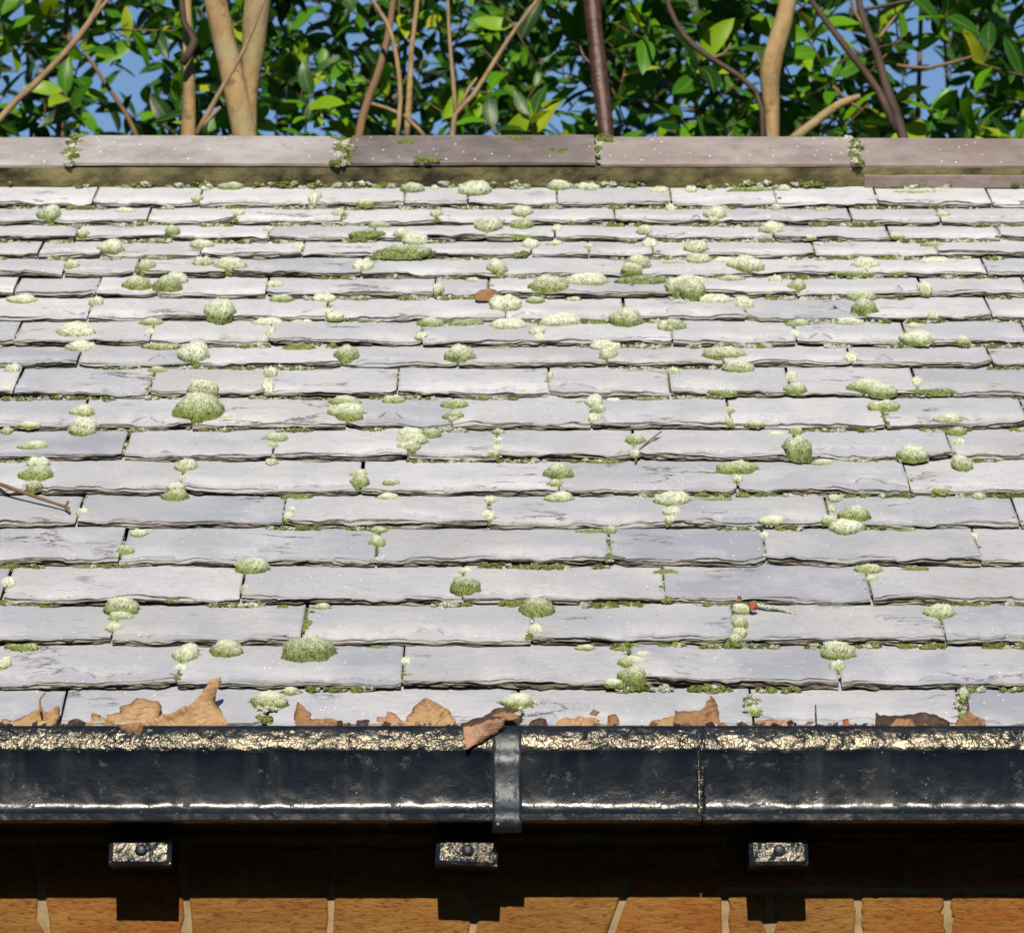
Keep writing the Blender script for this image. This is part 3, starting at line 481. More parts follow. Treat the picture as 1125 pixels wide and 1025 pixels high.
M = dict(
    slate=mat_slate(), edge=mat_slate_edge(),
    ridge_grey=mat_ridge('ridge_tile_grey', (.35,.335,.345), (.215,.20,.195)),
    ridge_dark=mat_ridge('ridge_tile_purple', (.225,.198,.20), (.085,.068,.066)),
    ridge_mauve=mat_ridge('ridge_tile_mauve', (.30,.26,.255), (.17,.138,.13)),
    mortar_bed=mat_simple('stained_mortar', (.095,.085,.04), .95, 13, .95, 1.0, .008),
    rim=mat_paint('lumpy_rim_paint', .27, 85, 1.0, .0038, False, (1.0, .89, .68)),
    gutter=mat_paint('gutter_paint', .25, 85, 1.0, .0009, True, (.72, .72, .70)), strap=mat_paint('dull_strap_paint', .42, 80, .9, .0018, True, (.8, .85, .9)),
    block=mat_paint('lumpy_block_paint', .28, 130, 1.0, .0028, False, (1.0, .91, .74)),
    brick=mat_brick(),
    mortar=mat_simple('mortar', (.24,.18,.10), .95, 30, .3, .8, .003),
    wood=mat_simple('dark_timber', (.03,.026,.022), .8, 20, .4),
    moss=mat_moss('moss'), crumb=mat_crumb('moss_crumb', (.10,.13,.03), (.25,.29,.10)),
    lichen=mat_crumb('frosted_crust', (.30,.32,.24), (.66,.68,.62)),
    leaf=mat_leaf('laurel_leaf', False), foliage=mat_leaf('laurel_foliage', True),
    tan_bark=mat_bark(),
    brown_bark=mat_simple('brown_bark', (.15,.095,.05), .75, 14, .4, .5, .003, (1,1,.35)),
    red_bark=mat_simple('cherry_bark', (.060,.024,.018), .33, 26, .6, .6, .004, (.6,.6,2.2), .5),
    dark_bark=mat_simple('dark_bark', (.055,.036,.028), .7, 18, .4, .5, .003),
    straw=mat_simple('straw_twig', (.23,.155,.085), .7, 30, .3),
    ground=mat_simple('ground', (.035,.036,.032), .95, 3, .5, .6, .02),
    dead_tan=mat_dead('dead_leaf_tan', (.36,.215,.10), (.56,.39,.21), (.16,.06,.02)),
    dead_brown=mat_dead('dead_leaf_brown', (.24,.125,.06), (.42,.25,.135), (.05,.025,.015)),
    dead_dark=mat_dead('dead_leaf_dark', (.05,.03,.025), (.12,.07,.05), (.015,.012,.01)),
    dead_pink=mat_dead('dead_leaf_pink', (.38,.21,.13), (.52,.34,.235), (.24,.10,.06)),
    red_scrap=mat_dead('red_leaf_scrap', (.32,.09,.045), (.45,.17,.09), (.12,.04,.03)),
)

# ------------------------------------------------------------------ the ground
g = MB(); g.add([(-600,-600,0),(600,-600,0),(600,600,0),(-600,600,0)], [(0,1,2,3)])
tag(g.build('ground', M['ground']), kind='structure')

# ------------------------------------------------------------------ the house
EY, EZ = EAVE
house = link('brick_house', None)
house.location = (0, EY + .09, 0)
tag(house, 'low brick building with a mossy frosted slate roof above a flat brick arch', 'house')
HI = Matrix.Translation((0, -(EY + .09), 0))          # world metres -> house metres
ROOF = Matrix.Translation((0, EY, EZ)) @ Matrix.Rotation(PITCH, 4, 'X')     # roof frame: x along the eaves, y up the slope, z out of it
XE = 1.95
LEN = COURSE_V[-1]

deck = MB()
deck.box(-XE, XE, -.005, LEN + .205, -.06, -.034)
roof = deck.build('roof', M['wood'], house, matrix=HI @ ROOF)

def slate(k, u0, u1, seed, parent):
    """one riven slate of course k between two joints; layered, ragged front edge"""
    rng = random.Random(seed)
    v0, v1 = COURSE_V[k], COURSE_V[k+1]
    e = v1 - v0
    t = rng.uniform(.0095, .0142) * (1.0 if k < 12 else .92)
    u0 += rng.uniform(.0006, .0024); u1 -= rng.uniform(.0006, .0024)
    v0 += rng.uniform(-.003, .003) if k else 0.0
    skew = rng.uniform(-.0035, .0035)
    w = u1 - u0
    nc = max(14, int(w / .005))
    cornL, cornR = rng.choice([0, 0, 0, .003, .008, .015]), rng.choice([0, 0, 0, .003, .008, .015])
    cwL, cwR = rng.uniform(.008, .026), rng.uniform(.008, .026)
    strength = rng.uniform(.35, 1.1)
    aA, aB = rng.uniform(.0016, .0050), rng.uniform(.0012, .0044)
    big_flake = rng.random() < .35
    fs0, fs1 = sorted((rng.uniform(-.2, 1.2), rng.uniform(-.2, 1.2)))
    flat = .0 if k else 1.0
    verts, cols = [], []
    for i in range(nc + 1):
        s = i / nc
        u = u0 + w * s
        gap = max(.0004, .0014 + .0022 * ang(u, seed + 60, 9)) if k else 0.0
        edge_in = .0007 * frac1(u, seed, 14) + .0016 * ang(u, seed + 1, 55) + .0016 * max(0, ang(u, seed + 13, 130)) + .006 * max(0, ang(u, seed + 14, 28) - .62)
        edge_in += cornL * max(0, 1 - (u - u0) / cwL) + cornR * max(0, 1 - (u1 - u) / cwR)
        vf = v0 + skew * (s - .5) * 2 + edge_in
        thin = t * (1 - .3 * max(0, ang(u, seed + 9, 11)) - .25 * max(0, ang(u, seed + 19, 40)))
        dA = max(.0012, .0050 + .0075 * ang(u, seed + 2, 16) * strength + .0035 * ang(u, seed + 6, 60) + .0015 * ang(u, seed + 16, 150))
        dB = dA + max(.0015, .007 + .014 * ang(u, seed + 4, 12) * strength + .004 * ang(u, seed + 17, 70))
        if big_flake and fs0 < s < fs1:
            dB += .045 * math.sin(math.pi * (s - fs0) / max(.05, fs1 - fs0)) * (.6 + .4 * ang(u, seed + 8, 40))
        dB = min(dB, e * .48)
        pa = max(0, min(1, .45 + 2.6 * n1(u, seed + 11, 9))); pb = max(0, min(1, .3 + 2.8 * n1(u, seed + 12, 8)))
        a, b = aA * pa, aB * pb
        a = min(a, thin * .5); b = min(b, thin * .3)
        def top(v):
            if flat: return -.0004 + .0006 * frac1(u + v * 3.1, seed + 20, 9) - .0006
            f = (v - v0) / e
            return gap * .7 + thin * (1 - f) + .0011 * frac1(u * 1.0 + v * 3.1, seed + 20, 9)
        lowest = gap if not flat else -.0125
        colv = []
        side = (i == 0) - (i == nc)
        for q, f in enumerate((1.32, 1.0, .72, .5)):
            wob = .0016 * abs(n1(f * 3 + q, seed + 70 + i, 1.7)) * side
            colv.append((u + wob, v0 + e * f, top(v0 + e * f)))
        vb, va = vf + dB, vf + dA
        colv.append((u, vb + .0012, top(vb)))
        colv.append((u, vb, top(vb) - b))
        colv.append((u, va + .0010, top(va) - b))
        colv.append((u, va, top(va) - b - a))
        ht = top(vf) - b - a
        colv.append((u, vf + .0006, ht))
        # the broken front: leaves of slate stepping in and out, some lost altogether
        for q, fr in enumerate((.88, .70, .52, .34, .16)):
            lost = .0045 if n1(u, seed + 80 + q, 14) > .18 else 0.0
            jag = .0022 * ang(u, seed + 30 + q, 45) + .0014 * ang(u, seed + 40 + q, 140) + (.0018 if q % 2 else -.0009) + lost
            frq = fr + .13 * ang(u, seed + 50 + q, 24) + .05 * ang(u, seed + 55 + q, 90)
            colv.append((u, vf + jag, lowest + (ht - lowest) * max(.06, min(.95, frq))))
        colv.append((u, vf + .003, lowest + .0003))
        colv.append((u, v0 + e * .5, lowest - .004))
        colv.append((u, v0 + e * 1.32, -.0095 if not flat else -.016))
        cols.append(colv)
    nr = len(cols[0])
    for c in cols: verts += c
    faces, fm, sm = [], [], []
    for i in range(nc):
        for j in range(nr - 1):
            faces.append((i*nr + j, i*nr + j + 1, (i+1)*nr + j + 1, (i+1)*nr + j))
            is_top = j in (0, 1, 2, 3, 5, 7)
            fm.append(0 if is_top or j == 4 else 1); sm.append(j in (0, 1, 2, 3))
    for base, flip in ((0, False), (nc * nr, True)):
        ring = tuple(base + j for j in range(nr))
        faces.append(ring if flip else ring[::-1]); fm.append(1); sm.append(False)
    cu, cv = (u0 + u1) / 2, v0 + e / 2
    verts = [(x - cu, y - cv, z) for x, y, z in verts]
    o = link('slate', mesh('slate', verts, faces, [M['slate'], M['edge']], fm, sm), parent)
    o['haze_tone'] = min(1.0, max(0.0, .05 * k + rng.uniform(-.3, .3)))  # painted haze: paler with each course upslope, plus random tone per slate
    # a small settling tilt of its own
    o.matrix_local = Matrix.Translation((cu, cv, rng.uniform(0, .0008))) @ Matrix.Rotation(rng.uniform(-.006, .006), 4, 'Y') @ Matrix.Rotation(rng.uniform(-.009, .009), 4, 'Z')
    return o

rs = random.Random(4)
ALLJ = []
for k, js in enumerate(JOINTS):
    js = list(js)
    wid = .255 if k < 6 else .205
    while js[0] > -XE: js.insert(0, js[0] - wid * rs.uniform(.7, 1.2))
    while js[-1] < XE: js.append(js[-1] + wid * rs.uniform(.7, 1.2))
    js = [max(-XE, min(XE, x)) for x in js]
    ALLJ.append(js)
    for i in range(len(js) - 1):
        if js[i+1] - js[i] > .03:
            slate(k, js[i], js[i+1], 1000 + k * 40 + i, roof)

def slate_top(v):
    k = 0
    while k < len(COURSE_V) - 2 and COURSE_V[k+1] <= v: k += 1
    return 0 if k == 0 else .011 * (1 - (v - COURSE_V[k]) / (COURSE_V[k+1] - COURSE_V[k]))

# mortar bed under the ridge, then the ridge tiles
mb = MB()
nx = 260
prof_v = [(LEN + .10, -.01), (LEN + .05, .0), (LEN + .000, -.002), (LEN - .003, .006), (LEN - .003, .016), (LEN - .001, .027), (LEN + .003, .0365), (LEN + .10, .038)]
for i in range(nx + 1):
    u = -XE + 2 * XE * i / nx
    for q, (v, h) in enumerate(prof_v):
        r_ = noise.noise(Vector((u * 30, q * 1.3, 2.2))) + .6 * noise.noise(Vector((u * 80, q * 2.1, 5)))
        mb.v.append((u, v + .0035 * r_ * (2 <= q <= 6), h + .001 * r_))
nq = len(prof_v)
for i in range(nx):
    for q in range(nq - 1):
        mb.f.append((i*nq + q, (i+1)*nq + q, (i+1)*nq + q + 1, i*nq + q + 1)); mb.m.append(0)
mb.build('mortar_bed', M['mortar_bed'], roof)

def ridge_tile(u0, u1, mat, dh, tilt, lab):
    """angle ridge tile: two wings meeting over the ridge, with thickness and slightly soft arrises"""
    th = .014
    V0, V1 = LEN + .004, LEN + .166
    pr = [(V0 + .003, .036), (V0, .0375), (V0 - .0005, .0425), (V0 + .003, .0462), (V0 + .012, .0472), (LEN + .08, .0475), (V1 - .012, .0475), (V1 - .004, .0455)]
    # apex and back wing in the roof frame (back wing turns down by twice the pitch)
    ca, sa = math.cos(2 * PITCH), math.sin(2 * PITCH)
    back = []
    for d, h in ((.006, .0), (.05, .001), (.16, .001), (.166, -.012)):
        back.append((V1 + d * ca + h * sa + .002, .0435 - d * sa + h * ca))
    inner = [(V1 + .15 * ca - .014 * sa, .0435 - .15 * sa - .014 * ca), (V1 - .004, .028), (LEN + .03, .031)]
    loop = pr + back + inner
    n = 12
    vs, fs = [], []
    for i in range(n + 1):
        s = i / n; u = u0 + (u1 - u0) * s
        for q, (v, h) in enumerate(loop):
            j = .0009 * noise.noise(Vector((u * 22, q * .8, u0 * 9)))
            endr = .002 if i in (0, n) and q < 8 else 0
            vs.append((u, v + j, h + dh + tilt * (s - .5) + j - endr * .4))
    m = len(loop)
    for i in range(n):
        for q in range(m):
            fs.append((i*m + q, (i+1)*m + q, (i+1)*m + (q+1) % m, i*m + (q+1) % m))
    fs.append(tuple(range(m))[::-1] if False else tuple(range(m - 1, -1, -1))); fs.append(tuple(n*m + q for q in range(m)))
    o = link('ridge_tile', mesh('ridge_tile', vs, fs, mat), roof)
    if lab: o['label'] = lab
    return o
RJ = [-1.95, -1.27, -.788, -.300, .154, .617, 1.10, 1.58, 1.95]
RM = ['ridge_mauve', 'ridge_grey', 'ridge_grey', 'ridge_dark', 'ridge_mauve', 'ridge_mauve', 'ridge_mauve', 'ridge_grey']
RDH = [0, -.001, .0030, .0040, .001, -.002, .002, 0]
RL = [None, None, None, 'pale grey ridge tile', 'dark purplish ridge tile', None, None, None]
for i in range(8):
    gl = .010 if i in (2, 5) else .006
    ridge_tile(RJ[i] + (.010 if i in (3, 6) else .004), RJ[i+1] - gl, M[RM[i]], RDH[i], .002 * math.sin(i * 2.3), None)
# a slip of broken tile bedded under the ridge on the right
sl = MB(); sl.box(.627, .95, LEN - .010, LEN + .06, .004, .025); sl.build('bedding_tile', M['ridge_mauve'], roof)
# the far slope behind the ridge
fs_ = MB()
ca, sa = math.cos(2 * PITCH), math.sin(2 * PITCH)
a0 = (LEN + .166, .0); a1 = (LEN + .166 + 2.4 * ca, -2.4 * sa)
fs_.add([(-XE, a0[0], a0[1]), (XE, a0[0], a0[1]), (XE, a1[0], a1[1]), (-XE, a1[0], a1[1]),
         (-XE, a0[0], a0[1] - .05), (XE, a0[0], a0[1] - .05), (XE, a1[0], a1[1] - .05), (-XE, a1[0], a1[1] - .05)],
        [(0,1,2,3), (7,6,5,4), (0,4,5,1), (1,5,6,2), (2,6,7,3), (3,7,4,0)])
fs_.build('far_slope', M['edge'], roof)

# wall: a mortar core with every brick set proud of it
WY = EY + .09
core = MB()
core.box(-XE + .03, XE - .03, .0, .22, 0, EZ - .02)
core.box(-XE + .03, XE - .03, .22, 4.0, 0, EZ - .05)
wall = core.build('wall', M['mortar'], house)

def brick_mesh(quad, seed):
    """quad: four (x, z) corners, counter-clockwise from lower left; worn arrises"""
    rng = random.Random(seed)
    cx = sum(p[0] for p in quad) / 4; cz = sum(p[1] for p in quad) / 4
    outer, front = [], []
    n = 9
    ring = []
    for i in range(4):
        p, q = quad[i], quad[(i+1) % 4]
        for s in range(n):
            f = s / n
            x = p[0] + (q[0]-p[0]) * f; z = p[1] + (q[1]-p[1]) * f
            ch = .006 * max(0, rng.random() - .86) / .14 if s else 0
            x += rng.uniform(-.0014, .0014) - math.copysign(ch, x - cx); z += rng.uniform(-.0012, .0012) - math.copysign(ch, z - cz)
            ring.append((x - cx, z - cz))
    vs = []
    proud = rng.uniform(.0035, .0065)
    for (x, z) in ring: vs.append((x, .004, z))
    for (x, z) in ring: vs.append((x, -proud + .0022, z))
    for (x, z) in ring:
        l = math.hypot(x, z); vs.append((x - x / l * .0025, -proud, z - z / l * .0022))
    m = len(ring); fs = []
    for b in (0, m):
        for i in range(m): fs.append((b+i, b+(i+1) % m, b+m+(i+1) % m, b+m+i))
    fs.append(tuple(2*m + i for i in range(m)))
    return mesh('brick', vs, fs, M['brick']), (cx, cz)
bcount = 0
def put_brick(quad):
    global bcount
    me, (cx, cz) = brick_mesh(quad, 500 + bcount); bcount += 1
    return link('brick', me, wall, Matrix.Translation((cx, 0, cz)))
m2 = .0045
# flat arch of wide blocks, joints fanning
z_hi, z_lo = 2.2219 - .0065, 2.02
AJ = [(-.99,-.99), (-.812,-.790), (-.6135,-.5940), (-.4195,-.4143), (-.2290,-.2322), (-.033,-.0512), (.1605,.1260), (.2726,.2726)]
za, zb = 2.2043, 2.1064
for (t0, b0), (t1, b1) in zip(AJ, AJ[1:]):
    def xa(t_, b_, z): return t_ + (b_ - t_) * (za - z) / (za - zb)
    put_brick([(xa(t0, b0, z_lo) + m2, z_lo), (xa(t1, b1, z_lo) - m2, z_lo), (xa(t1, b1, z_hi) - m2, z_hi), (xa(t0, b0, z_hi) + m2, z_hi)])
def course(x0, x1, z0, z1, joints):
    js = [x0] + [j for j in joints if x0 + .02 < j < x1 - .02] + [x1]
    for a, b in zip(js, js[1:]): put_brick([(a + m2, z0 + m2), (b - m2, z0 + m2), (b - m2, z1 - m2), (a + m2, z1 - m2)])
stretch = [.2726 + .2346 * i for i in range(-12, 9)]
heads = [.329 + .1142 * i for i in range(-22, 15)]
XB = XE - .03
course(-XB, .2726, 2.2219, 2.2905, [-.5759 + .2397 * i for i in range(-6, 5)])
course(.2726, XB, 2.229, 2.2905, [.2726 + .1 + .2346 * i for i in range(9)])
for q in range(4):
    z1 = 2.229 - q * .069
    for x0, x1 in ((.2726, XB), (-XB, -.99)):
        course(x0, x1, z1 - .069, z1, heads if q % 2 else stretch)

# square painted blocks on the wall under the gutter, each with a bolt
def painted_block(x0, x1, zt, zb, roll, seed):
    rng = random.Random(seed)
    y0, y1 = -.105, .0
    w, h = x1 - x0, zt - zb
    n, m = 14, 8
    vs, fs = [], []
    for i in range(n + 1):
        for j in range(m + 1):
            x = -w/2 + w * i / n; z = -h/2 + h * j / m
            ed = min(i, n - i, 1) * min(j, m - j, 1)
            vs.append((x, y0 + .17 * z + (0 if ed else .0025) + .0016 * noise.noise(Vector((x*120, z*120, seed))), z - .0))
    for i in range(n):
        for j in range(m):
            fs.append((i*(m+1)+j, (i+1)*(m+1)+j, (i+1)*(m+1)+j+1, i*(m+1)+j+1))
    per = [i*(m+1) for i in range(n+1)] + [n*(m+1)+j for j in range(1, m+1)] + [i*(m+1)+m for i in range(n-1, -1, -1)] + [j for j in range(m-1, 0, -1)]
    b = len(vs)
    for p in per: vs.append((vs[p][0]*1.012, y0 + .006 + .17 * vs[p][2], vs[p][2]*1.02))
    c = len(vs)
    for p in per: vs.append((vs[p][0]*1.012, y1 + .004, vs[p][2]*1.02))
    L_ = len(per)
    for i in range(L_):
        k = (i+1) % L_
        fs.append((per[k], per[i], b+i, b+k)); fs.append((b+k, b+i, c+i, c+k))
    o = link('support_block', mesh('support_block', vs, fs, M['block']), house,
             Matrix.Translation(((x0+x1)/2, 0, (zt+zb)/2)) @ Matrix.Rotation(roll, 4, 'Y'))
    bt = MB()
    rg = [(.0085, .003), (.008, -.001), (.006, -.0028), (.002, -.0032)]
    bv = [(r_*math.cos(2*math.pi*k/10), y_, r_*math.sin(2*math.pi*k/10)) for r_, y_ in rg for k in range(10)]
    bf = [(q*10+k, q*10+(k+1) % 10, (q+1)*10+(k+1) % 10, (q+1)*10+k) for q in range(3) for k in range(10)] + [tuple(30+k for k in range(10))]
    bt.add(bv, bf); bt.build('bolt', M['strap'], o, True, Matrix.Translation((.001, y0, 0)))
    return o
for i, (x0, x1, roll) in enumerate([(-.905, -.827, .01), (-.507, -.4284, .012), (-.0957, -.0177, .045), (.2985, .3724, -.012), (.70, .777, .02)]):
    painted_block(x0, x1, 2.2165, 2.181, roll, 3.3 + i)

# ------------------------------------------------------------------ the gutter
GX, GY, GZ = 0, EY - .02, 2.3566
gutter = link('gutter', None); gutter.location = (0, GY, GZ)
tag(gutter, 'black painted moulded gutter full of dead leaves along the foot of the slate roof', 'gutter')
OUT = [(.006, -.004), (.003, .0005), (-.002, -.0008), (-.0055, -.005), (-.0085, -.012), (-.0112, -.0195), (-.0132, -.027), (-.0140, -.0335)]
FACE = [(-.0130, -.0362), (-.0120, -.0385), (-.0108, -.050), (-.0096, -.062), (-.0084, -.074), (-.0081, -.088), (-.0081, -.099), (-.0092, -.1065), (-.0130, -.1112), (-.0230, -.1143), (-.0335, -.1162)]
BOT = [(-.0335, -.1235), (-.0300, -.1255), (.02, -.1255), (.100, -.1255), (.100, .004), (.095, .004), (.095, -.117), (-.012, -.1175), (-.002, -.100), (-.001, -.04), (.004, -.012)]
LOOP = OUT + FACE + BOT
def gutter_length(x0, x1, seed):
    n = int((x1 - x0) / .006); m = len(LOOP)
    vs, fs, fm = [], [], []
    for i in range(n + 1):
        x = x0 + (x1 - x0) * i / n
        for q, (y, z) in enumerate(LOOP):
            a = .0011 if q < len(OUT) else .0014 if len(OUT) + 5 <= q <= len(OUT) + 9 else .0005
            d = a * (noise.noise(Vector((x*45, q*1.1, seed))) + .6*noise.noise(Vector((x*110, q*1.7, seed))) + (.5*noise.noise(Vector((x*260, q*1.3, seed))) if a > .001 else 0))
            vs.append((x, y + d, z + d*.7))
    for i in range(n):
        for q in range(m):
            fs.append((i*m + q, i*m + (q+1) % m, (i+1)*m + (q+1) % m, (i+1)*m + q))
            fm.append(0 if q < len(OUT) - 1 else 1)
    fs.append(tuple(range(m - 1, -1, -1))[::-1]); fm.append(1); fs.append(tuple(n*m + q for q in range(m))[::-1]); fm.append(1)
    sm = [q not in (7, 8, 18, 19) for i in range(n) for q in range(m)] + [False, False]
    return link('gutter_length', mesh('gutter_length', vs, fs, [M['rim'], M['gutter']], fm, sm), gutter)
gutter_length(-1.92, .2372, 1.0)
gutter_length(.2390, 1.92, 5.0)
def wrap(name, x0, x1, off, mat, seed, prof, n=4, rough=.001, tail=None):
    """a band that follows the outside of the gutter"""
    pts = [Vector((y, z)) for y, z in prof]
    outp = []
    for i, p in enumerate(pts):
        d = (pts[min(i+1, len(pts)-1)] - pts[max(i-1, 0)]).normalized()
        outp.append(p + Vector((d.y, -d.x)) * -off if False else p + Vector((-abs(d.y), d.x * (-1 if d.y < 0 else 1) * -1)) * off)
    loop = [tuple(p) for p in outp] + [tuple(p + Vector((.001, 0))) for p in reversed(pts)]
    m = len(loop); vs, fs = [], []
    for i in range(n + 1):
        x = x0 + (x1 - x0) * i / n
        for q, (y, z) in enumerate(loop):
            r_ = rough * noise.noise(Vector((i * 3.1 + seed, q * .9, seed))) 
            e_ = .0015 if (i in (0, n) and q < len(pts)) else 0
            vs.append((x + rough * 1.2 * noise.noise(Vector((q * .8, i * 5., seed))), y + r_ + e_, z + r_))
    for i in range(n):
        for q in range(m):
            fs.append((i*m + q, i*m + (q+1) % m, (i+1)*m + (q+1) % m, (i+1)*m + q))
    fs.append(tuple(range(m))); fs.append(tuple(n*m + q for q in range(m-1, -1, -1)))
    return link(name, mesh(name, vs, fs, mat, None, [True] * (n * m) + [False, False]), gutter)
STRAP = OUT[1:] + [(-.0195, -.040), (-.0175, -.055), (-.0165, -.075), (-.0175, -.088), (-.0215, -.100), (-.0270, -.109), (-.0315, -.117), (-.0320, -.126), (-.0305, -.134), (-.027, -.1395)]
wrap('joint_strap', -.0245, .0118, .0045, M['strap'], 2.2, STRAP, 6, .0016)
wrap('seam', .2350, .2412, .0022, M['rim'], 7.7, OUT[1:] + FACE, 3, .002)

# ------------------------------------------------------------------ moss
def cushion_mesh(name, ax, ay, az, lobes, tufts, ts, seed):
    rng = random.Random(seed)
    nu, nv = 22, 8
    V, F = [], []
    def surf(th, ph):
        d = Vector((math.cos(th) * math.cos(ph), math.sin(th) * math.cos(ph), math.sin(ph)))
        r_ = 1 + lobes * noise.noise(d * 1.7 + Vector((seed, 0, 0))) + lobes * .6 * noise.noise(d * 4.3 + Vector((0, seed, 0)))
        return Vector((d.x * ax * r_, d.y * ay * r_, max(0, d.z) ** .62 * az * r_ - .03 * az))
    for j in range(nv):
        ph = (math.pi / 2) * (j / nv) ** 1.1
        for i in range(nu): V.append(surf(2 * math.pi * i / nu, ph))
    V.append(surf(0, math.pi / 2)); top_i = len(V) - 1
    for j in range(nv - 1):
        for i in range(nu): F.append((j*nu + i, j*nu + (i+1) % nu, (j+1)*nu + (i+1) % nu, (j+1)*nu + i))
    for i in range(nu): F.append(((nv-1)*nu + i, (nv-1)*nu + (i+1) % nu, top_i))
    sm = [True] * len(F)
    for _ in range(tufts):
        th = rng.uniform(0, 2 * math.pi); ph = math.asin(rng.random() ** .9)
        p = surf(th, ph)
        nrm = Vector((p.x / ax**2, p.y / ay**2, max(p.z, .02*az) / az**2)).normalized()
        a = nrm.orthogonal().normalized(); a.rotate(Matrix.Rotation(rng.uniform(0, 6.28), 3, nrm)); b = nrm.cross(a)
        s_ = ts * rng.uniform(.6, 1.25)
        tip = p + (nrm + (a * rng.uniform(-.35, .35) + b * rng.uniform(-.35, .35))) * s_
        k = len(V)
        for q in range(3):
            t_ = 2 * math.pi * q / 3
            V.append(p - nrm * s_ * .25 + (a * math.cos(t_) + b * math.sin(t_)) * s_ * .62)
        V.append(tip)
        F += [(k, k+1, k+3), (k+1, k+2, k+3), (k+2, k, k+3)]; sm += [False] * 3
    return mesh(name, [tuple(p) for p in V], F, M['moss'], None, sm)

CUSH = {'big': [cushion_mesh('moss_cushion', .5, .46, .30, .17, 2000, .018, 10 + i) for i in range(3)],
        'mid': [cushion_mesh('moss_cushion', .5, .45, .27, .22, 1000, .026, 30 + i) for i in range(7)],
        'small': [cushion_mesh('moss_cushion', .5, .46, .32, .26, 420, .046, 50 + i) for i in range(6)],
        'strip': [cushion_mesh('moss_cushion', .5, .17, .09, .34, 1000, .018, 70 + i) for i in range(6)]}
DIM = {'big': (1, .88, .30), 'mid': (1, .84, .27), 'small': (1, .9, .32), 'strip': (1, .34, .09)}
ORD = ['first','second','third','fourth','fifth','sixth','seventh','eighth','ninth','tenth','eleventh','twelfth','thirteenth','fourteenth',
       'fifteenth','sixteenth','seventeenth','eighteenth','nineteenth','twentieth']
def ordinal(i):
    if i < 20: return ORD[i]
    return {2: 'twenty-', 3: 'thirty-'}[(i + 1) // 10] + ORD[(i + 1) % 10 - 1] if (i + 1) % 10 else {3: 'thirtieth', 4: 'fortieth'}[(i + 1) // 10]
order = sorted(range(len(MOSS)), key=lambda i: -MOSS[i][3] * (MOSS[i][5] + .4 * MOSS[i][4]))
singles, rest_moss = order[:298], order[298:]
def course_of(v):
    k = 0
    while k < len(COURSE_V) - 2 and COURSE_V[k+1] <= v: k += 1
    return k
byc = {}
for i in singles: byc.setdefault(course_of(MOSS[i][1]), []).append(i)
rank = {}
for k, l in byc.items():
    for r_, i in enumerate(sorted(l, key=lambda i: MOSS[i][0])): rank[i] = (r_, k)
rm = random.Random(9)
for i in singles:
    u, v, h, w, d, H = MOSS[i]
    px = w / (.00113 + .00018 * v)
    cls = 'strip' if w / max(d, 1e-4) > 2.1 else 'big' if px > 44 else 'mid' if px > 19 else 'small'
    me = rm.choice(CUSH[cls]); dm = DIM[cls]
    o = link('moss_cushion', me)
    sx, sy, sz = w / dm[0], d / dm[1], H / dm[2]
    o.matrix_world = ROOF @ Matrix.Translation((u, v, h - .001)) @ Matrix.Rotation(R(rm.uniform(-9, 9)), 4, 'Z') @ Matrix.Diagonal((sx, sy, sz, 1))
    fz = {'big': .12, 'mid': .10, 'small': .20, 'strip': -.12}[cls] + rm.uniform(-.16, .16) + (.08 if v > 1.2 else 0)
    o['frost'] = fz
    r_, k = rank[i]
    size = 'large' if px > 44 else 'medium' if px > 27 else 'small' if px > 16 else 'tiny'
    look = 'thin green strip' if cls == 'strip' else ('frosted round tuft' if fz > .12 else 'plump green cushion' if fz < .02 else 'round pale cushion')
    tag(o, f'{size} {look} of moss, {ordinal(r_)} moss from left on {ordinal(k)} slate course above gutter', 'moss cushion', 'moss cushions growing on the slates')

# crumbs of moss and frosted crust in the joints and along the course edges
ICO = bmesh.new(); bmesh.ops.create_icosphere(ICO, subdivisions=1, radius=1)
ICO2 = bmesh.new(); bmesh.ops.create_icosphere(ICO2, subdivisions=2, radius=1)
def ico(bm): return [v.co.copy() for v in bm.verts], [tuple(v.index for v in f.verts) for f in bm.faces]
ICO = ico(ICO2)
crumbs = MB()
rc = random.Random(21)
def crumb(u, v, h, r_, mi, flat=.7):
    s_ = rc.uniform(0, 99)
    q = []
    for p in ICO[0]:
        k = r_ * (1 + .55 * noise.noise(p * 1.6 + Vector((s_, 0, 0))) + .75 * noise.noise(p * 5.5 + Vector((0, s_, 0))))
        q.append((u + p.x * k * 1.15, v + p.y * k, h + p.z * k * flat))
    crumbs.add(q, ICO[1], mi)
for k, js in enumerate(ALLJ):
    v0, v1 = COURSE_V[k], COURSE_V[k+1]
    for j in js[1:-1]:
        mode = rc.random()
        if mode < .08: continue
        n = rc.randint(9, 34); f0 = rc.uniform(0, .5); f1 = rc.uniform(.55, 1.0)
        pale = rc.random() < .6
        for _ in range(n):
            f = rc.uniform(f0, f1); v = v0 + (v1 - v0) * f
            crumb(j + rc.gauss(0, .0036), v, .011 * (1 - f) - .003, rc.uniform(.0014, .0026) + .0035 * rc.random() ** 3, 1 if (pale and rc.random() < .75) else 0)
    # green fringe under the slate above
    if k:
        u = -XE
        while u < XE:
            L_ = rc.uniform(.015, .10)
            dens = noise.noise(Vector((u * 3.2, k * 2.7, 4.4)))
            if dens > (.02 if k < 7 else -.16):
                for _ in range(int(L_ / .0021)):
                    crumb(u + rc.uniform(0, L_), v0 - rc.uniform(.0, .006), rc.uniform(.0, .004), (rc.uniform(.0013, .0026) + .003 * rc.random() ** 3) * (1 + max(0, dens)), 0 if rc.random() < (.8 if k < 7 else .5) else 1, .8)
            u += L_ + rc.uniform(.0, .09)
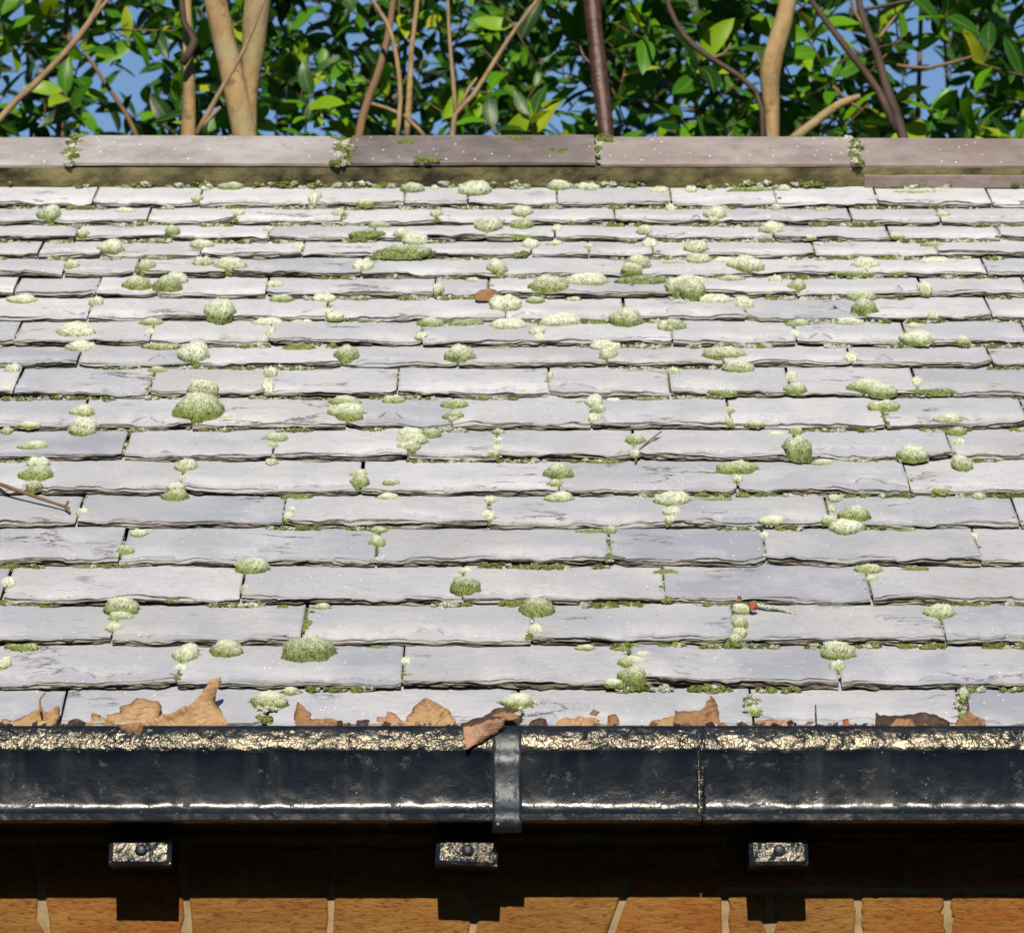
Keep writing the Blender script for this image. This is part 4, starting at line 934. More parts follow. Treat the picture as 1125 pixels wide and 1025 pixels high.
for _ in range(900):                       # ridge bedding
    u = rc.uniform(-XE, XE)
    if noise.noise(Vector((u * 9, 1, 1))) > -.05:
        crumb(u, LEN + rc.uniform(-.010, .006), rc.uniform(.002, .012), rc.uniform(.003, .008), 0 if rc.random() < .6 else 1)
for u, wd, n in ((-.788, .006, 40), (-.304, .008, 60), (.157, .004, 10), (.617, .005, 34), (-1.27, .006, 30), (1.10, .006, 30)):
    for _ in range(n):
        s_ = rc.random()
        crumb(u + rc.gauss(0, wd), LEN - .004 + .16 * s_, .042 + .008 * rc.random(), rc.uniform(.004, .009), 1 if rc.random() < .35 else 0)
for u, s_ in ((-.184, .75), (.012, .85), (.088, .35), (-.152, .03), (.17, .9)):
    for _ in range(14): crumb(u + rc.gauss(0, .007), LEN + .004 + .15 * s_ + rc.gauss(0, .006), .049, rc.uniform(.004, .008), 0)
for i in singles:                          # ragged skirts of young moss round each cushion
    u, v, h, w, d, H = MOSS[i]
    for _ in range(int(5 + w * 220)):
        a_ = rc.uniform(0, 6.283); q_ = rc.uniform(.42, .62)
        crumb(u + math.cos(a_) * w * q_, v + math.sin(a_) * d * q_, max(0, h - .001), rc.uniform(.0013, .0030), 0 if rc.random() < .6 else 1)
for i in rest_moss:
    u, v, h, w, d, H = MOSS[i]
    for _ in range(8): crumb(u + rc.uniform(-.4, .4) * w, v + rc.uniform(-.4, .4) * d, h, max(.0022, H * rc.uniform(.5, .9)), 0)
oc = crumbs.build('moss_crumbs', [M['crumb'], M['lichen']], None, False, ROOF)
tag(oc, 'small crumbs of moss and frosted crust in the joints of the slates', 'moss', None, 'stuff')

# the same growth carries on to both ends of the roof, beyond what the photograph shows
far = MB(); rf = random.Random(63)
fv, ff = {}, {}
for me in CUSH['mid']:
    fv[me], ff[me] = [v.co.copy() for v in me.vertices], [tuple(q.vertices) for q in me.polygons]
for i in singles[::2]:
    u, v, h, w, d, H = MOSS[i]
    wide = .83 + .12 * v
    for sgn in (-1, 1):
        u2 = sgn * (wide + .06 + rf.random() * (1.85 - wide))
        me = rf.choice(CUSH['mid'])
        far.add([(u2 + q.x * w, v + q.y * d / .84, h - .001 + q.z * H / .27) for q in fv[me]], ff[me])
tag(far.build('moss', mat_crumb('pale_moss', (.22,.26,.10), (.50,.55,.40)), None, False, ROOF), 'more moss towards both ends of the slate roof', 'moss', None, 'stuff')

# ------------------------------------------------------------------ dead leaves and twigs
def flat_leaf(name, outline, y, mat, seed, bulge, lean, label, group='dead leaves lying in the gutter', crumple=.5):
    """a dry leaf: outline in metres (x, z), triangulated, curled in depth and given thickness"""
    cx = sum(p[0] for p in outline) / len(outline); cz = min(p[1] for p in outline)
    pts = []
    n = len(outline); edge = random.Random(seed)
    for i in range(n):
        p, q = outline[i], outline[(i+1) % n]
        L_ = math.hypot(q[0]-p[0], q[1]-p[1]); m = max(1, int(L_ / .0042))
        for k in range(m):
            f = k / m; j = .0026 if k else .001
            pts.append(Vector((p[0]+(q[0]-p[0])*f - cx + j*edge.uniform(-.5, .5), p[1]+(q[1]-p[1])*f - cz + j*edge.uniform(-.5, .5))))
    nb = len(pts)
    xs = [p.x for p in pts]; zs = [p.y for p in pts]
    inner = []
    rg = random.Random(seed); step = .0038
    def inside(x, z):
        c = False
        for i in range(nb):
            a, b = pts[i], pts[i-1]
            if (a.y > z) != (b.y > z) and x < (b.x-a.x)*(z-a.y)/(b.y-a.y)+a.x: c = not c
        return c
    def dist(x, z): return min(math.hypot(p.x-x, p.y-z) for p in pts)
    x = min(xs)
    while x < max(xs):
        z = min(zs)
        while z < max(zs):
            X, Z = x + rg.uniform(-.0015, .0015), z + rg.uniform(-.0015, .0015)
            if inside(X, Z) and dist(X, Z) > .003: inner.append(Vector((X, Z)))
            z += step
        x += step
    res = delaunay_2d_cdt(pts + inner, [(i, (i+1) % nb) for i in range(nb)], [], 1, 1e-6)
    vs, fs = res[0], res[2]
    W = max(xs) - min(xs); H = max(zs) - min(zs); S_ = min(W, H)
    tip = max(pts, key=lambda p: p.y + .35 * abs(p.x))
    ax = (tip - Vector((.25 * tip.x, 0))).normalized() if H > .5 * W else Vector((1, .12)).normalized()
    off = sum(p.x * ax.y - p.y * ax.x for p in pts) / nb
    out, uvs = [], []
    for p in vs:
        across, along = p.x * ax.y - p.y * ax.x - off, p.x * ax.x + p.y * ax.y
        f = 1.2*noise.noise(Vector((p.x*30, p.y*30, seed))) - .9*abs(noise.noise(Vector((p.x*55, p.y*55, seed)))) + .4*noise.noise(Vector((p.x*120, p.y*120, seed))) - .5*abs(((along - abs(across)*.8)*75) % 1 - .5)
        uvs.append((across, along))
        rim_ = max(0, 1 - min(dist(p.x, p.y), .012) / .012)
        curl = -.016 * rim_ * rim_ * noise.noise(Vector((p.x * 28, p.y * 28, seed + 5)))
        out.append((p.x, lean * p.y + bulge * (.42 * abs(across) - 7 * across * across) - bulge * .004 * math.sin(along * 60 + seed) + crumple * f * .0075 + curl, p.y))
    me = mesh(name, out, [tuple(f) for f in fs], mat, None, True)
    ul = me.uv_layers.new(name='UVMap')
    for lp in me.loops: ul.data[lp.index].uv = uvs[lp.vertex_index]
    o = link(name, me); o.location = (cx, y, cz)
    md = o.modifiers.new('thickness', 'SOLIDIFY'); md.thickness = .0009
    tag(o, label, 'leaf', group)
    return o

for name, outline, dy, mk, bulge, lean, label in DEAD_LEAVES:
    flat_leaf(name, outline, EY + dy, M[mk], len(label) * 1.37, bulge, lean, label)

deb = MB(); rd = random.Random(77)
for _ in range(900):                       # crumbled leaf, bark and grit packed between slates and rim
    x = rd.uniform(-1.9, 1.9)
    if noise.noise(Vector((x * 7, 3.3, 1))) < -.12: continue
    L_ = rd.uniform(.002, .004) + .008 * rd.random() ** 3; a_ = rd.uniform(0, 3.14); b_ = rd.uniform(-.9, .9)
    e1 = Vector((math.cos(a_), math.sin(b_) * .6, math.sin(a_) * .5)) * L_; e2 = e1.cross(Vector((.2, 1, .3))).normalized() * L_ * rd.uniform(.25, .8)
    n_ = e1.cross(e2).normalized() * .0008
    c_ = Vector((x, EY + rd.uniform(-.016, .001), GZ + rd.uniform(-.006, .004)))
    q = [c_ - e1 - e2 * .4, c_ + e1 * .2 - e2, c_ + e1 + e2 * .2, c_ - e1 * .1 + e2]
    deb.add([p + n_ for p in q] + [p - n_ for p in q], [(0,1,2,3), (7,6,5,4), (0,4,5,1), (1,5,6,2), (2,6,7,3), (3,7,4,0)], rd.choice((0, 0, 0, 0, 1, 1, 2)))
tag(deb.build('leaf_debris', [M['dead_dark'], M['dead_brown'], M['dead_tan']]), 'dark crumbled leaf debris packed along the gutter rim', 'leaf debris', None, 'stuff')

def twig(pts, rad, mat, label, name='twig', group='twigs fallen on the slates', branches=()):
    t = MB()
    P, r_ = refine(pts, rad, .012)
    c = P[0].copy()
    t.tube([p - c for p in P], r_, 7, 0, 3.3, .3)
    for b in branches:
        P2, r2 = refine(b, [rad[-1] * 1.3, rad[-1] * .8] + [rad[-1] * .5] * (len(b) - 2), .012)
        t.tube([p - c for p in P2], r2, 6)
    o = t.build(name, mat, None, True); o.location = c
    return tag(o, label, 'twig', group)
twig([(-0.7873, 5.8507, 2.8334), (-0.7397, 5.7935, 2.8052), (-0.683, 5.7627, 2.7801), (-0.6387, 5.7438, 2.7616)], [0.003, 0.003, 0.0026, 0.0022], M['brown_bark'], 'brown hooked twig lying on the slates at the left', branches=[[(-0.6387, 5.7438, 2.7616), (-0.636, 5.7534, 2.7716)], [(-0.6387, 5.7438, 2.7616), (-0.6307, 5.7316, 2.7512)]])
twig([(0.1818, 5.9033, 2.861), (0.1896, 5.9358, 2.8872), (0.2084, 5.968, 2.9109), (0.224, 5.9825, 2.9252)], [0.0016, 0.0016, 0.0014, 0.0011], M['brown_bark'], 'small forked twig standing out of the moss at mid roof', branches=[[(0.2084, 5.968, 2.9109), (0.2196, 5.9766, 2.9142)]])
twig([(0.3247, 5.4631, 2.5704), (0.3436, 5.4504, 2.5643), (0.363, 5.4477, 2.5614), (0.382, 5.4397, 2.5525)], [0.0032, 0.003, 0.0026, 0.002], M['lichen'], 'frosted twig beside red leaf scraps low on the roof')
twig([(0.3868, 5.1587, 2.359), (0.3873, 5.1747, 2.3895)], [0.0011, 0.0008], M['dark_bark'], 'thin dark stick poking up out of the gutter on the right', 'stick', None)
twig([(-0.598, 5.1507, 2.3765), (-0.6002, 5.1567, 2.3937), (-0.5939, 5.1607, 2.4025)], [0.0015, 0.0013, 0.001], M['dead_brown'], 'curved brown stalk sticking up from the leftmost tan leaf', 'stalk', None)
twig([(0.5815, 5.1707, 2.3701), (0.5826, 5.177, 2.3886), (0.5826, 5.1954, 2.4032)], [0.0013, 0.0013, 0.001], M['dark_bark'], 'short dark stalk in the gutter at the right end', 'stalk', None)
flat_leaf('leaf_scrap', [(-0.0618, 3.2661), (-0.0589, 3.2769), (-0.0485, 3.283), (-0.0365, 3.2861), (-0.0201, 3.2815), (-0.0157, 3.2769), (-0.0261, 3.2707), (-0.0335, 3.2584), (-0.0559, 3.2584)], 6.5017, M['dead_brown'], 3.1, .8, .7, 'withered brown leaf tucked beside a moss cushion high on the roof', 'leaf scraps lying on the slates')
flat_leaf('leaf_scrap', [(0.3034, 2.5741), (0.306, 2.5828), (0.3109, 2.5828), (0.312, 2.5728)], 5.4560, M['dead_brown'], 5.2, .8, .7, 'upright brown leaf scrap at the left end of the frosted twig', 'leaf scraps lying on the slates')
flat_leaf('leaf_scrap', [(0.3181, 2.5604), (0.3206, 2.5691), (0.3292, 2.5679), (0.3316, 2.5592), (0.3254, 2.5567)], 5.4351, M['red_scrap'], 6.3, .8, .7, 'red leaf scrap beside the frosted twig', 'leaf scraps lying on the slates')

# ------------------------------------------------------------------ trees and laurels behind the roof
def leaf_mesh(seed, rows=6):
    rng = random.Random(seed)
    fold = rng.uniform(.15, .45); droop = rng.uniform(.05, .35); wid = rng.uniform(.17, .23); sway = rng.uniform(-.08, .08)
    vs, fs, uv = [], [], []
    for i in range(rows + 1):
        s = i / rows
        w = wid * math.sin(math.pi * min(1, s * .93 + .03) ** .85) ** .8 if 0 < s < 1 else (.01 if s == 0 else .004)
        y = s; z = -droop * s * s
        for t_ in (-1, 0, 1):
            vs.append((t_ * w + sway * math.sin(math.pi * s), y, z + abs(t_) * w * fold + .012 * math.sin(9 * s + t_ + seed)))
            uv.append((.5 + .5 * t_, s))
    for i in range(rows):
        for c in range(2): fs.append((i*3+c, i*3+c+1, (i+1)*3+c+1, (i+1)*3+c))
    return vs, fs, uv
LV = [leaf_mesh(i * 3 + 1) for i in range(8)]
def with_uv(me, uvs):
    ul = me.uv_layers.new(name='UVMap')
    idx = [0] * len(me.loops); me.loops.foreach_get('vertex_index', idx)
    ul.data.foreach_set('uv', [c for i in idx for c in uvs[i]])
LM = []
for vs, fs, uv in LV:
    me = mesh('leaf', vs, fs, M['leaf'], None, True); with_uv(me, uv); LM.append(me)

# thin places in the hedge where the sky shows: x, z at 9 m, radii
GAPS = [(-0.84, 4.414, 0.054, 0.077), (-0.884, 4.534, 0.032, 0.035), (-0.997, 4.458, 0.019, 0.016), (-0.775, 4.306, 0.045, 0.022), (-0.558, 4.545, 0.022, 0.067), (-1.032, 4.414, 0.013, 0.022), (0.152, 4.501, 0.026, 0.035), (0.162, 4.371, 0.019, 0.032), (0.312, 4.425, 0.016, 0.048), (0.36, 4.48, 0.013, 0.032), (0.747, 4.48, 0.061, 0.042), (0.884, 4.567, 0.048, 0.035), (0.714, 4.371, 0.026, 0.022), (0.819, 4.403, 0.029, 0.022), (1.0, 4.589, 0.026, 0.022), (0.411, 4.316, 0.026, 0.022), (-0.12, 4.425, 0.022, 0.013), (-0.319, 4.589, 0.013, 0.019), (0.665, 4.567, 0.022, 0.035), (0.058, 4.567, 0.013, 0.01), (0.923, 4.403, 0.016, 0.019), (-0.089, 4.556, 0.013, 0.01), (0.203, 4.306, 0.016, 0.013)]
def in_gap(p):
    k = 9.0 / p.y
    x, z = p.x * k, 1.6 + (p.z - 1.6) * k
    for gx, gz, rx, rz in GAPS:
        if ((x - gx) / rx) ** 2 + ((z - gz) / rz) ** 2 < 1 + .5 * noise.noise(Vector((x * 14, z * 14, 3))): return True
    return False

def frame(d, up):
    y = d.normalized(); x = y.cross(up)
    if x.length < 1e-3: x = y.orthogonal()
    x.normalize(); z = x.cross(y)
    return Matrix((x, y, z)).transposed()

def in_view(p):
    k = 9.0 / p.y
    x, z = p.x * k, 1.6 + (p.z - 1.6) * k
    return abs(x) < 1.16 and 4.20 < z < 4.68

def laurel(name, label, x0, x1, stems, seed, shoots, cap, cat='shrub', group='laurel shrubs behind the roof', gap=True, yr=(8.85, 10.3), zr=(3.5, 5.75), size=(.045, .098), yellow=0.05):
    rng = random.Random(seed)
    base = Vector(((x0 + x1) / 2, (yr[0] + yr[1]) / 2, 0))
    root = link(name, None); root.location = base
    tag(root, label, cat, group)
    wood = MB()
    for pts, rad in stems:
        P, r_ = refine(pts, rad, .12); wood.tube([p - base for p in P], r_, 7, 0, seed, .2)
    leaves = []
    for q in range(shoots):
        for _ in range(30):
            p = Vector((rng.uniform(x0, x1), rng.uniform(*yr), rng.uniform(*zr)))
            p.x += rng.gauss(0, .1)
            if gap and in_gap(p): continue
            if noise.noise(Vector((p.x * 2.2, p.y * 2, p.z * 2.2 + seed))) < -.28: continue
            break
        d = Vector((rng.uniform(-.8, .8), rng.uniform(-1.0, .15), rng.uniform(-.1, 1.0))).normalized()
        nl = rng.randint(5, 9); ln = rng.uniform(.10, .2)
        wood.tube([p - base, p + d * ln * .5 - base, p + d * ln - base], [.0026, .002, .0012], 5)
        roll = rng.uniform(0, 6.28)
        side = d.orthogonal().normalized(); tone = rng.gauss(0, .14)
        for i in range(nl):
            f = (i + .5) / nl
            s_ = side.copy(); s_.rotate(Matrix.Rotation(roll + i * 2.4, 3, d))
            ld = (d * (.35 + .6 * f) + s_ * .85 + Vector((0, 0, -.15))).normalized()
            up = (Vector((0, -.55, .75)) + Vector((rng.gauss(0, .35), rng.gauss(0, .35), rng.gauss(0, .35)))).normalized()
            L_ = rng.uniform(*size) * (.75 + .5 * (1 - abs(f - .45)))
            pos = p + d * ln * f
            mt = frame(ld, up) @ Matrix.Rotation(rng.gauss(0, .4), 3, 'Y')
            tint = min(1, max(0, rng.random() ** 1.3 * .85 + tone + yellow))
            leaves.append((pos, mt, L_, rng.randrange(8), tint))
    wood.build('branches', M['brown_bark'], root, True)
    near = sorted([i for i, l in enumerate(leaves) if in_view(l[0])], key=lambda i: leaves[i][0].y - 4 * leaves[i][2])[:cap]
    nearset = set(near)
    for i in near:
        pos, mt, L_, k, tint = leaves[i]
        link('leaf', LM[k], root, Matrix.Translation(pos - base) @ mt.to_4x4() @ Matrix.Scale(L_, 4))
    vs, fs, uvs, tints = [], [], [], []
    for i, (pos, mt, L_, k, tint) in enumerate(leaves):
        if i in nearset: continue
        b = len(vs); lv, lf, lu = LV[k]
        for c in lv: vs.append(tuple(pos - base + mt @ (Vector(c) * L_)))
        fs += [tuple(j + b for j in f) for f in lf]; uvs += lu; tints += [tint] * len(lv)
    if vs:
        me = mesh('foliage', vs, fs, M['foliage'], None, True); with_uv(me, uvs)
        at = me.attributes.new('tint', 'FLOAT', 'POINT'); at.data.foreach_set('value', tints)
        tag(link('foliage', me, root), kind='stuff')
    return root

def stem(x, y, z0, z1, lean, r0):
    return ([(x, y, 0), (x + lean * .4, y - .05, z0), (x + lean, y - .1, z1)], [r0 * 1.5, r0, r0 * .3])
laurel('laurel_shrub', 'glossy laurel in front of the leaning pale twig, left of the forked trunk', -1.75, -.80, [stem(-1.2, 9.5, 3, 5.2, .15, .012), stem(-1.05, 10.1, 3, 5, -.2, .01)], 1, 520, 170)
laurel('laurel_shrub', 'glossy laurel between the forked tan trunk and the straight straw twigs', -.80, -.10, [stem(-.45, 10.1, 3, 5.2, .2, .012)], 2, 420, 190)
laurel('laurel_shrub', 'glossy laurel growing around the dark red cherry stem', -.10, .50, [stem(.1, 10.1, 3, 5.2, -.15, .012)], 3, 370, 180)
laurel('laurel_shrub', 'glossy laurel growing around the crooked tan trunk and the dark twiggy stems', .50, 1.45, [stem(.9, 10, 3, 5.2, .15, .012), stem(1.2, 10.1, 3, 5, -.1, .01)], 4, 520, 200, size=(.05, .112), yellow=.12)
laurel('laurel_shrub', 'glossy laurel out beyond the left end of the roof', -2.9, -1.75, [stem(-2.3, 9.6, 3, 5.2, .2, .02)], 5, 230, 0)
laurel('laurel_shrub', 'glossy laurel out beyond the right end of the roof', 1.45, 2.7, [stem(2.1, 9.6, 3, 5.2, .2, .02)], 6, 230, 0)
laurel('evergreen_hedge', 'deep shadowy evergreen hedge farther back behind the laurels', -3.6, 3.4, [stem(-1.5, 11.6, 3, 5.4, .2, .03), stem(.3, 11.8, 3, 5.4, .2, .03), stem(1.6, 11.7, 3, 5.4, -.2, .03)], 7, 1500, 0, 'hedge', None, True, (10.9, 12.2), (3.2, 6.3), (.07, .11), -.15)

op = MB(); ro_ = random.Random(31)  # unseen leaf screen, added behind the camera to keep sky light off the wall
for _ in range(5200):  # made tall and dense so wall and gutter reflection stay dark
    c_ = Vector((ro_.uniform(-26, 26), ro_.uniform(-17, -13), ro_.uniform(.2, 9.6)))
    s_ = ro_.uniform(.5, 1.1); d_ = Vector((ro_.gauss(0, 1), ro_.gauss(0, 1), ro_.gauss(0, .6))).normalized(); e_ = d_.orthogonal().normalized() * s_ * .55
    op.add([c_ - d_ * s_, c_ + e_, c_ + d_ * s_, c_ - e_], [(0, 1, 2, 3)])
o_ = op.build('added_shade_screen', mat_simple('shade_screen_leaf', (.02,.045,.014), .7), None)
tag(o_, 'unseen evergreen screen added to darken the wall and the gutter reflection', 'hedge', None, 'stuff')

def limb(root, name, pts, rad, mat, bumpy):
    lead = (Vector(pts[1]) - Vector(pts[0])).length > 1.5
    P, r_ = refine(pts[1:], rad[1:], .05) if lead else refine(pts, rad, .05)
    if lead: P, r_ = [Vector(pts[0])] + P, [rad[0]] + r_
    if name != 'twig' and P[-1].z > 4.3:                 # carry on up into the crown
        d = (P[-1] - P[-4]).normalized()
        for k in range(1, 10):
            P.append(P[-1] + (d + Vector((.14 * math.sin(k * 1.7 + rad[0] * 90), .05, .25))).normalized() * .13); r_.append(r_[-1] * .87)
    base = Vector(root.location)
    m = MB(); m.tube([p - base for p in P], r_, 12, 0, len(pts) + rad[0] * 50, bumpy)
    return m.build(name, mat, root, True)
t = link('tree', None); t.location = (-0.462, 8.5, 0.0); tag(t, 'thick smooth tan trunk forking in two behind the left of the ridge', 'tree')
limb(t, 'trunk', [(-0.462, 8.5, 0.0), (-0.5116, 8.5, 3.7903), (-0.5766, 8.5, 4.1349), (-0.6124, 8.5, 4.299), (-0.6461, 8.5, 4.4436), (-0.6761, 8.5, 4.5893)], [0.0378, 0.0293, 0.0274, 0.0255, 0.0255, 0.0208], M['tan_bark'], 0.06)
limb(t, 'limb', [(-0.5645, 8.53, 4.1131), (-0.5719, 8.56, 4.2352), (-0.5673, 8.56, 4.3388), (-0.557, 8.56, 4.4637), (-0.5452, 8.56, 4.6314)], [0.0113, 0.017, 0.0246, 0.0302, 0.0208], M['tan_bark'], 0.1)
limb(t, 'twig', [(-0.6608, 8.25, 4.0643), (-0.6071, 8.25, 4.1697), (-0.5642, 8.25, 4.2496), (-0.5234, 8.25, 4.36), (-0.5052, 8.25, 4.4406)], [0.0068, 0.005, 0.0043, 0.0035, 0.0027], M['straw'], 0.1)
limb(t, 'twig', [(-0.6609, 8.25, 4.0682), (-0.6384, 8.25, 4.094), (-0.6121, 8.25, 4.1239)], [0.0046, 0.0043, 0.0035], M['straw'], 0.1)
t = link('sapling', None); t.location = (-0.7057, 8.65, 0.0); tag(t, 'slim pale brown stem with a dark twisted knot, left of the forked trunk', 'tree')
limb(t, 'trunk', [(-0.7057, 8.65, 0.0), (-0.7057, 8.65, 3.8699), (-0.7108, 8.65, 4.1796), (-0.7107, 8.65, 4.2943), (-0.7162, 8.65, 4.3886), (-0.72, 8.65, 4.4938), (-0.7268, 8.65, 4.6633)], [0.0227, 0.017, 0.0161, 0.0142, 0.0113, 0.0113, 0.0094], M['tan_bark'], 0.15)
limb(t, 'twig', [(-0.7234, 8.6, 4.3307), (-0.6963, 8.6, 4.3829), (-0.7209, 8.6, 4.4247), (-0.7309, 8.6, 4.5401)], [0.0094, 0.0094, 0.0076, 0.0047], M['dark_bark'], 0.4)
t = link('cherry_tree', None); t.location = (0.2178, 8.45, 0.0); tag(t, 'dark reddish glossy cherry stem rising behind the middle of the ridge', 'tree')
limb(t, 'trunk', [(0.2178, 8.45, 0.0), (0.2178, 8.45, 3.7574), (0.2022, 8.45, 4.1199), (0.1909, 8.45, 4.232), (0.1797, 8.45, 4.3446), (0.1721, 8.45, 4.4269), (0.1629, 8.45, 4.5924)], [0.0246, 0.0198, 0.0179, 0.0189, 0.0179, 0.0198, 0.017], M['red_bark'], 0.14)
limb(t, 'twig', [(0.1715, 8.45, 4.279), (0.154, 8.45, 4.2995), (0.1462, 8.45, 4.3241)], [0.0047, 0.0038, 0.0023], M['red_bark'], 0.1)
t = link('tree', None); t.location = (0.5587, 8.6, 0.0); tag(t, 'crooked pale tan trunk behind the right half of the ridge', 'tree')
limb(t, 'trunk', [(0.5587, 8.6, 0.0), (0.5587, 8.6, 3.7957), (0.5694, 8.6, 4.1543), (0.5666, 8.6, 4.2475), (0.5655, 8.6, 4.3099), (0.5865, 8.6, 4.3933), (0.6077, 8.6, 4.4771), (0.6181, 8.6, 4.6456)], [0.0246, 0.017, 0.0151, 0.0189, 0.0227, 0.0208, 0.0189, 0.017], M['tan_bark'], 0.12)
limb(t, 'branch', [(0.6001, 8.5, 4.1226), (0.6537, 8.5, 4.1655), (0.7075, 8.5, 4.2065), (0.7531, 8.5, 4.225)], [0.0113, 0.0104, 0.0094, 0.0057], M['tan_bark'], 0.1)
t = link('twiggy_shrub', None); t.location = (0.8797, 8.55, 0.0); tag(t, 'bare dark twigs rising in a fan behind the right end of the ridge', 'shrub')
limb(t, 'stem', [(0.8797, 8.55, 0.0), (0.8797, 8.55, 3.9248), (0.8488, 8.55, 4.1498), (0.8172, 8.55, 4.2528), (0.7931, 8.55, 4.3459), (0.761, 8.55, 4.4395), (0.7437, 8.55, 4.5859)], [0.0132, 0.0104, 0.0113, 0.0104, 0.0094, 0.0076, 0.0057], M['dark_bark'], 0.15)
limb(t, 'stem', [(0.8352, 8.55, 4.16), (0.7974, 8.55, 4.2528), (0.7394, 8.55, 4.3356), (0.6811, 8.55, 4.4187), (0.6423, 8.55, 4.4812), (0.6136, 8.55, 4.5649)], [0.0094, 0.0085, 0.0076, 0.0066, 0.0057, 0.0047], M['dark_bark'], 0.1)
limb(t, 'twig', [(0.7893, 8.55, 4.3522), (0.7703, 8.55, 4.3979), (0.747, 8.55, 4.4353), (0.7323, 8.55, 4.5021)], [0.0047, 0.0042, 0.0038, 0.0028], M['brown_bark'], 0.1)
limb(t, 'twig', [(0.761, 8.55, 4.4353), (0.8209, 8.55, 4.4478), (0.8909, 8.55, 4.4645)], [0.0047, 0.0038, 0.0028], M['dark_bark'], 0.1)
limb(t, 'twig', [(0.8016, 8.55, 4.3729), (0.822, 8.55, 4.402), (0.8404, 8.55, 4.4249)], [0.0038, 0.0034, 0.0023], M['straw'], 0.1)
limb(t, 'twig', [(0.7413, 8.55, 4.3314), (0.7092, 8.55, 4.3149), (0.7793, 8.55, 4.3459), (0.8391, 8.55, 4.3605)], [0.003, 0.0028, 0.0026, 0.0019], M['dark_bark'], 0.1)
limb(t, 'twig', [(0.6985, 8.55, 4.2631), (0.7277, 8.55, 4.2322), (0.7629, 8.55, 4.2074)], [0.0038, 0.0038, 0.0026], M['brown_bark'], 0.1)
limb(t, 'twig', [(0.8381, 8.55, 4.3107), (0.9074, 8.55, 4.3045), (1.0072, 8.55, 4.3314)], [0.0045, 0.0038, 0.003], M['brown_bark'], 0.1)
t = link('brown_stem', None); t.location = (-0.3477, 8.5, 0.0); tag(t, 'leaning brown stem with thin orange shoots behind the ridge, left of centre', 'shrub')
limb(t, 'stem', [(-0.3477, 8.5, 0.0), (-0.3477, 8.5, 4.0126), (-0.3235, 8.5, 4.1758), (-0.2927, 8.5, 4.2681), (-0.2715, 8.5, 4.3505), (-0.2583, 8.5, 4.4436), (-0.2511, 8.5, 4.5684)], [0.0113, 0.0094, 0.0094, 0.0085, 0.0076, 0.0066, 0.0057], M['brown_bark'], 0.15)
limb(t, 'shoot', [(-0.2456, 8.4, 4.0949), (-0.2383, 8.4, 4.186), (-0.2466, 8.4, 4.2774), (-0.2686, 8.4, 4.359), (-0.318, 8.4, 4.4307)], [0.0049, 0.0053, 0.0049, 0.0049, 0.0038], M['straw'], 0.1)
limb(t, 'shoot', [(-0.1806, 8.45, 4.1098), (-0.2297, 8.45, 4.1647), (-0.3023, 8.45, 4.1932)], [0.0047, 0.0042, 0.0038], M['straw'], 0.1)
limb(t, 'shoot', [(-0.2323, 8.7, 4.1945), (-0.2268, 8.7, 4.2993), (-0.2232, 8.7, 4.3941)], [0.0076, 0.0066, 0.0057], M['tan_bark'], 0.1)
t = link('bramble', None); t.location = (-0.1612, 8.5, 0.0); tag(t, 'two straight straw-coloured twigs parting from one stem at the centre of the ridge', 'shrub')
limb(t, 'stem', [(-0.1612, 8.5, 0.0), (-0.1612, 8.5, 3.9112), (-0.1287, 8.5, 4.1349), (-0.121, 8.5, 4.186), (-0.0837, 8.5, 4.227), (-0.0345, 8.5, 4.3093), (0.0109, 8.5, 4.3815), (0.0584, 8.5, 4.4478), (0.1141, 8.5, 4.5475)], [0.0094, 0.0066, 0.006, 0.0057, 0.0057, 0.0053, 0.0045, 0.0038, 0.0028], M['straw'], 0.1)
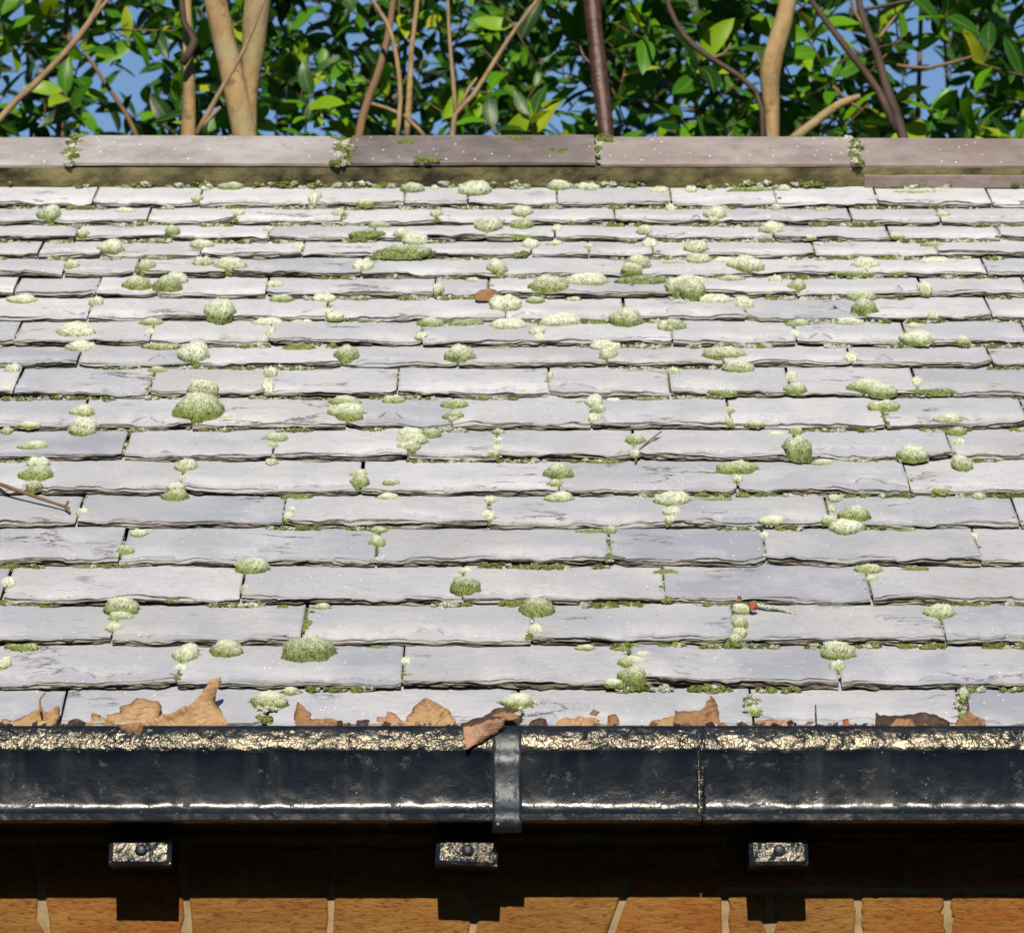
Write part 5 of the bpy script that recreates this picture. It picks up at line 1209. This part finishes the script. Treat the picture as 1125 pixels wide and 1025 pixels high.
limb(t, 'shoot', [(-0.121, 8.5, 4.1799), (-0.1291, 8.5, 4.2784), (-0.1373, 8.5, 4.3815), (-0.1418, 8.5, 4.5267)], [0.0053, 0.0045, 0.0038, 0.003], M['straw'], 0.1)
limb(t, 'shoot', [(-0.1131, 8.5, 4.2004), (-0.0936, 8.5, 4.2414), (-0.0759, 8.5, 4.2661)], [0.0038, 0.0034, 0.0023], M['straw'], 0.1)
t = link('bramble', None); t.location = (-1.2184, 8.5, 0.0); tag(t, 'long pale brown twig slanting across the leaves at the left', 'shrub')
limb(t, 'stem', [(-1.2184, 8.5, 0.0), (-1.2184, 8.5, 3.972), (-1.11, 8.5, 4.1696), (-1.0372, 8.5, 4.2476), (-0.9718, 8.5, 4.3196), (-0.9181, 8.5, 4.3919), (-0.8917, 8.5, 4.4519), (-0.858, 8.5, 4.5475)], [0.0094, 0.0076, 0.0072, 0.0072, 0.0072, 0.0068, 0.006, 0.0047], M['straw'], 0.12)
limb(t, 'shoot', [(-0.9181, 8.5, 4.3919), (-0.8912, 8.5, 4.427), (-0.8604, 8.5, 4.4685)], [0.0049, 0.0045, 0.0038], M['straw'], 0.1)
limb(t, 'shoot', [(-0.9442, 8.7, 4.3836), (-0.8962, 8.7, 4.3098), (-0.8505, 8.7, 4.2406), (-0.8253, 8.7, 4.184)], [0.0038, 0.0049, 0.0057, 0.0064], M['brown_bark'], 0.1)
t = link('bare_shrub', None); t.location = (0.5295, 8.6, 0.0); tag(t, 'thin dark brown branch curving left between cherry stem and crooked tan trunk', 'shrub')
limb(t, 'stem', [(0.5295, 8.6, 0.0), (0.5295, 8.6, 3.9794), (0.5477, 8.6, 4.1647), (0.533, 8.6, 4.2683), (0.454, 8.6, 4.3307), (0.4183, 8.6, 4.3557), (0.3787, 8.6, 4.3933), (0.3453, 8.6, 4.4603), (0.32, 8.6, 4.5612)], [0.0094, 0.0057, 0.0057, 0.0057, 0.0064, 0.0072, 0.0068, 0.0057, 0.0038], M['dark_bark'], 0.12)
limb(t, 'twig', [(0.4302, 8.6, 4.3432), (0.4642, 8.6, 4.3516), (0.4804, 8.6, 4.3766)], [0.0042, 0.0038, 0.0025], M['brown_bark'], 0.1)
